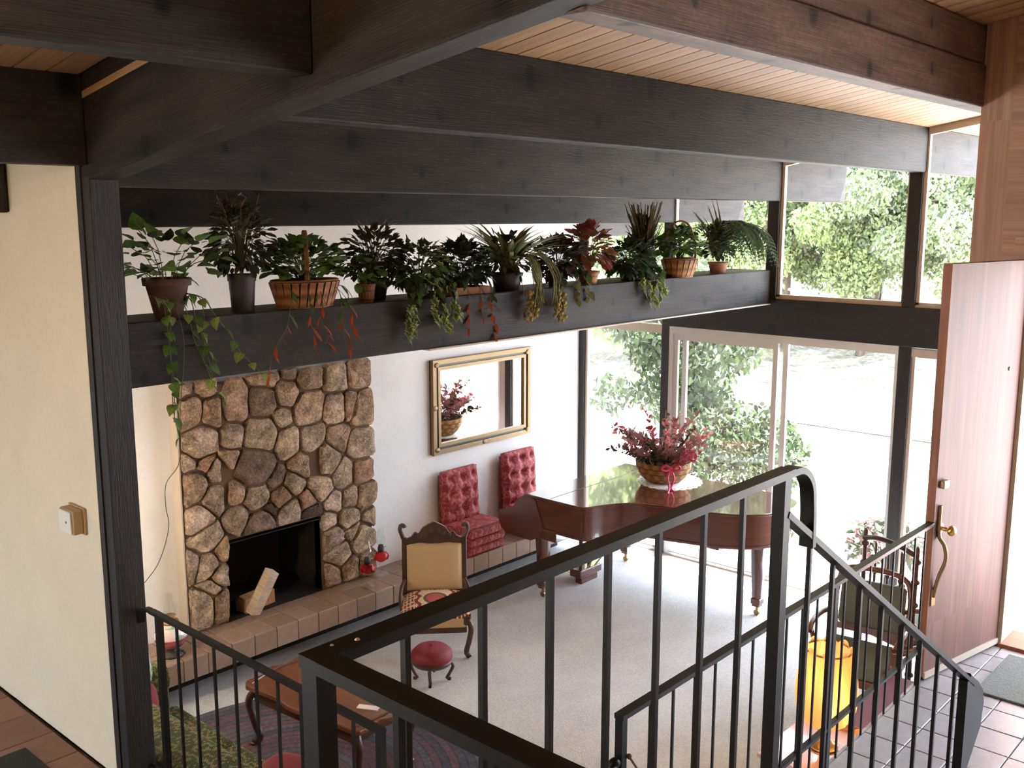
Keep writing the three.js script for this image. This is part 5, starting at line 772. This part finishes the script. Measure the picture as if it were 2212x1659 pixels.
// ---------------------------------------------------------------- outside
struct('ground', bxs(8.68, 60, -0.5, -0.06, -60, -1.75), M.concrete);
struct('ground', bxs(5.66, 60, -0.5, Y_ENTRY - 0.02, -1.6, 30), M.concrete);
struct('ground', bxs(-40, 8.7, -0.5, -0.06, -60, -7.35), M.concrete);
struct('ground', bxs(-40, -3.2, -0.5, 0.3, -7.35, 30), M.hill);
struct('ground', bxs(-3.2, 5.66, -0.5, 1.2, 3.2, 30), M.hill);
{ // low stucco garden wall with an iron picket fence on top
  const t = thing('garden_wall', 'low pale stucco garden wall with a thin picket rail beyond the glass', 'wall', [13.4, -0.06, -10.5]);
  part('wall_body', bxs(-0.12, 0.12, 0, 0.55, -3.6, 3.4, 0.01), M.stucco, t); part('coping', bxs(-0.16, 0.16, 0.55, 0.61, -3.6, 3.4, 0.01), M.stucco, t);
  part('top_rail', bxs(-0.015, 0.015, 1.02, 1.05, -3.6, 3.4), M.trimPale, t); for (let i = 0; i < 44; i++) part('picket', bxs(-0.01, 0.01, 0.61, 1.03, -3.5 + i * 0.155, -3.475 + i * 0.155), M.trimPale, t);
}
function tree(name, label, [x, z], h, rx, ry, n, mats, seed, lean = 0, base = -0.06, ls = 0.28) {
  const t = thing(name, label, 'tree', [x, base, z]), q = mulberry(seed), c = V(lean, h - ry * 0.8, 0);
  part('trunk', tube([V(0, -0.1, 0), V(lean * 0.3, h * 0.3, 0.1), V(lean, h * 0.75, 0)], 0.05 + h * 0.012, 16, 8), M.bark, t);
  for (let i = 0; i < 9; i++) { const a = i * 0.7 + q(), s = rx * (0.5 + 0.4 * q()); part('branch', tube([V(lean * 0.4, h * (0.35 + 0.03 * i), 0), V(lean + Math.cos(a) * s * 0.5, h * 0.62 + 0.05 * i, Math.sin(a) * s * 0.5), V(lean + Math.cos(a) * s, c.y + (q() - 0.4) * ry, Math.sin(a) * s)], 0.03, 10, 5), M.bark, t); }
  const clumps = Array.from({ length: 44 }, () => { const a = q() * 6.28, v = q() * 2 - 1, k = Math.cbrt(q()), w = Math.sqrt(1 - v * v); return [c.x + Math.cos(a) * w * rx * k, c.y + v * ry * k, Math.sin(a) * w * rx * k, 0.25 + 0.35 * q()]; });
  mats.forEach((mat, j) => {
    const m = new THREE.InstancedMesh(LG.oval, mat, Math.floor(n / mats.length)); m.name = j ? 'foliage_' + String(j).padStart(3, '0') : 'foliage'; m.userData.kind = 'stuff'; shade(m);
    for (let i = 0; i < m.count; i++) { const k = clumps[Math.floor(q() * clumps.length)], a = q() * 6.28, v = q() * 2 - 1, w = Math.sqrt(1 - v * v), s = k[3] * rx * 0.6 * Math.cbrt(q()); m.setMatrixAt(i, orient(V(k[0] + Math.cos(a) * w * s, k[1] + v * s * 0.8, k[2] + Math.sin(a) * w * s), V(q() - 0.5, q() - 0.9, q() - 0.5), ls * (0.6 + 0.8 * q()), q() * 3)); }
    t.add(m);
  });
  return t;
}
tree('leafy_tree', 'bright yellow green tree seen through the pane beside the white wall', [15.5, -13.0], 5.4, 3.0, 2.6, 30000, [LF.treeSun, LF.treeMid, LF.treeSun], 11, 0, -0.06, 0.13);
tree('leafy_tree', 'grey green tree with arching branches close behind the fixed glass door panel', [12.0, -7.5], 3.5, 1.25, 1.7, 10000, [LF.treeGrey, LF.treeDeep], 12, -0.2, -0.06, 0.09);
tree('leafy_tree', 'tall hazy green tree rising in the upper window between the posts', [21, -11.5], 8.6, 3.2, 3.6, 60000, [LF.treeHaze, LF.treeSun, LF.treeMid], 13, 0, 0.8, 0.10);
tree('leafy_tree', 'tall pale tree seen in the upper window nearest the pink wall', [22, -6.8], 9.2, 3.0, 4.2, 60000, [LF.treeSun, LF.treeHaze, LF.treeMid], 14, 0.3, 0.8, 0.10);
tree('leafy_tree', 'distant green tree low behind the plants at the far end of the beam', [22, -18.5], 8.0, 3.8, 3.4, 45000, [LF.treeSun, LF.treeMid], 15, 0, 0.4, 0.10);
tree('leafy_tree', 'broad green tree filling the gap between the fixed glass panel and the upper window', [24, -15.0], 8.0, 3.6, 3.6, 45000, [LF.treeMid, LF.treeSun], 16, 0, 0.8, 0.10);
{ // dry bright slope rising beyond the garden
  const g = new THREE.PlaneGeometry(60, 70, 60, 60), p = g.attributes.position, q = lattice(31, 16); g.rotateX(-Math.PI / 2);
  for (let i = 0; i < p.count; i++) { const x = p.getX(i) + 46; p.setXYZ(i, x, -0.07 + Math.max(0, x - 15.5) * 0.16 + (x > 16 ? 0.5 * (q(x * 0.4 + 8, p.getZ(i) * 0.4 + 40) - 0.5) : -0.05), p.getZ(i) - 10); }
  g.computeVertexNormals(); const uv = g.attributes.uv; for (let i = 0; i < uv.count; i++) uv.setXY(i, p.getX(i) * 0.2, p.getZ(i) * 0.2);
  struct('hill', g, M.hill);
}
function shrub(label, [x, z], h, rx, n, mats, seed) { const t = thing('garden_shrub', label, 'shrub', [x, -0.06, z]), q = mulberry(seed); for (let i = 0; i < 7; i++) { const a = i * 0.9; part('stem', rod(V(0, 0, 0), V(Math.cos(a) * rx * 0.6, h * 0.7, Math.sin(a) * rx * 0.6), 0.015, 0.006, 5), M.bark, t); } mats.forEach((mat, j) => { const m = new THREE.InstancedMesh(LG.oval, mat, Math.floor(n / mats.length)); m.name = j ? 'foliage_' + String(j).padStart(3, '0') : 'foliage'; m.userData.kind = 'stuff'; shade(m); for (let i = 0; i < m.count; i++) { const a = q() * 6.28, v = q() * 1.6 - 0.6, w = Math.sqrt(Math.max(0, 1 - v * v)), k = Math.cbrt(q()); m.setMatrixAt(i, orient(V(Math.cos(a) * w * rx * k, h * 0.5 + v * h * 0.5 * k, Math.sin(a) * w * rx * k), V(q() - 0.5, q() - 0.6, q() - 0.5), 0.08 * (0.6 + 0.8 * q()), q() * 3)); } t.add(m); }); }
for (const [i, p] of [[20, -10.2], [20.5, -8.6], [21.5, -7.0], [19.5, -12.6], [20, -5.8], [23, -9.4]].entries()) tree('leafy_tree', ['small bright tree low in the middle of the wide upper window', 'rounded pale bush tree at the right of the wide upper window', 'rounded hazy tree low in the upper window nearest the pink wall', 'small green tree low at the left edge of the wide upper window', 'pale bush tree beside the pink wall in the last upper window', 'taller hazy tree in the centre of the wide upper window'][i], p, 4.1 + (i === 5 ? 1.5 : (i % 3) * 0.4), 2.1, 1.9, 30000, [[LF.treeSun, LF.treeMid], [LF.treeMid, LF.treeHaze], [LF.treeSun, LF.treeHaze]][i % 3], 50 + i, 0, 0.7, 0.085);
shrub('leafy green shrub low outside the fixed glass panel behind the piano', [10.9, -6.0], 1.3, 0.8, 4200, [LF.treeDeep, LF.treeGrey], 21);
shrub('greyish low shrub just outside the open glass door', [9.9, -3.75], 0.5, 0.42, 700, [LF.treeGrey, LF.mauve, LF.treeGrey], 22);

renderer.render(scene, camera);
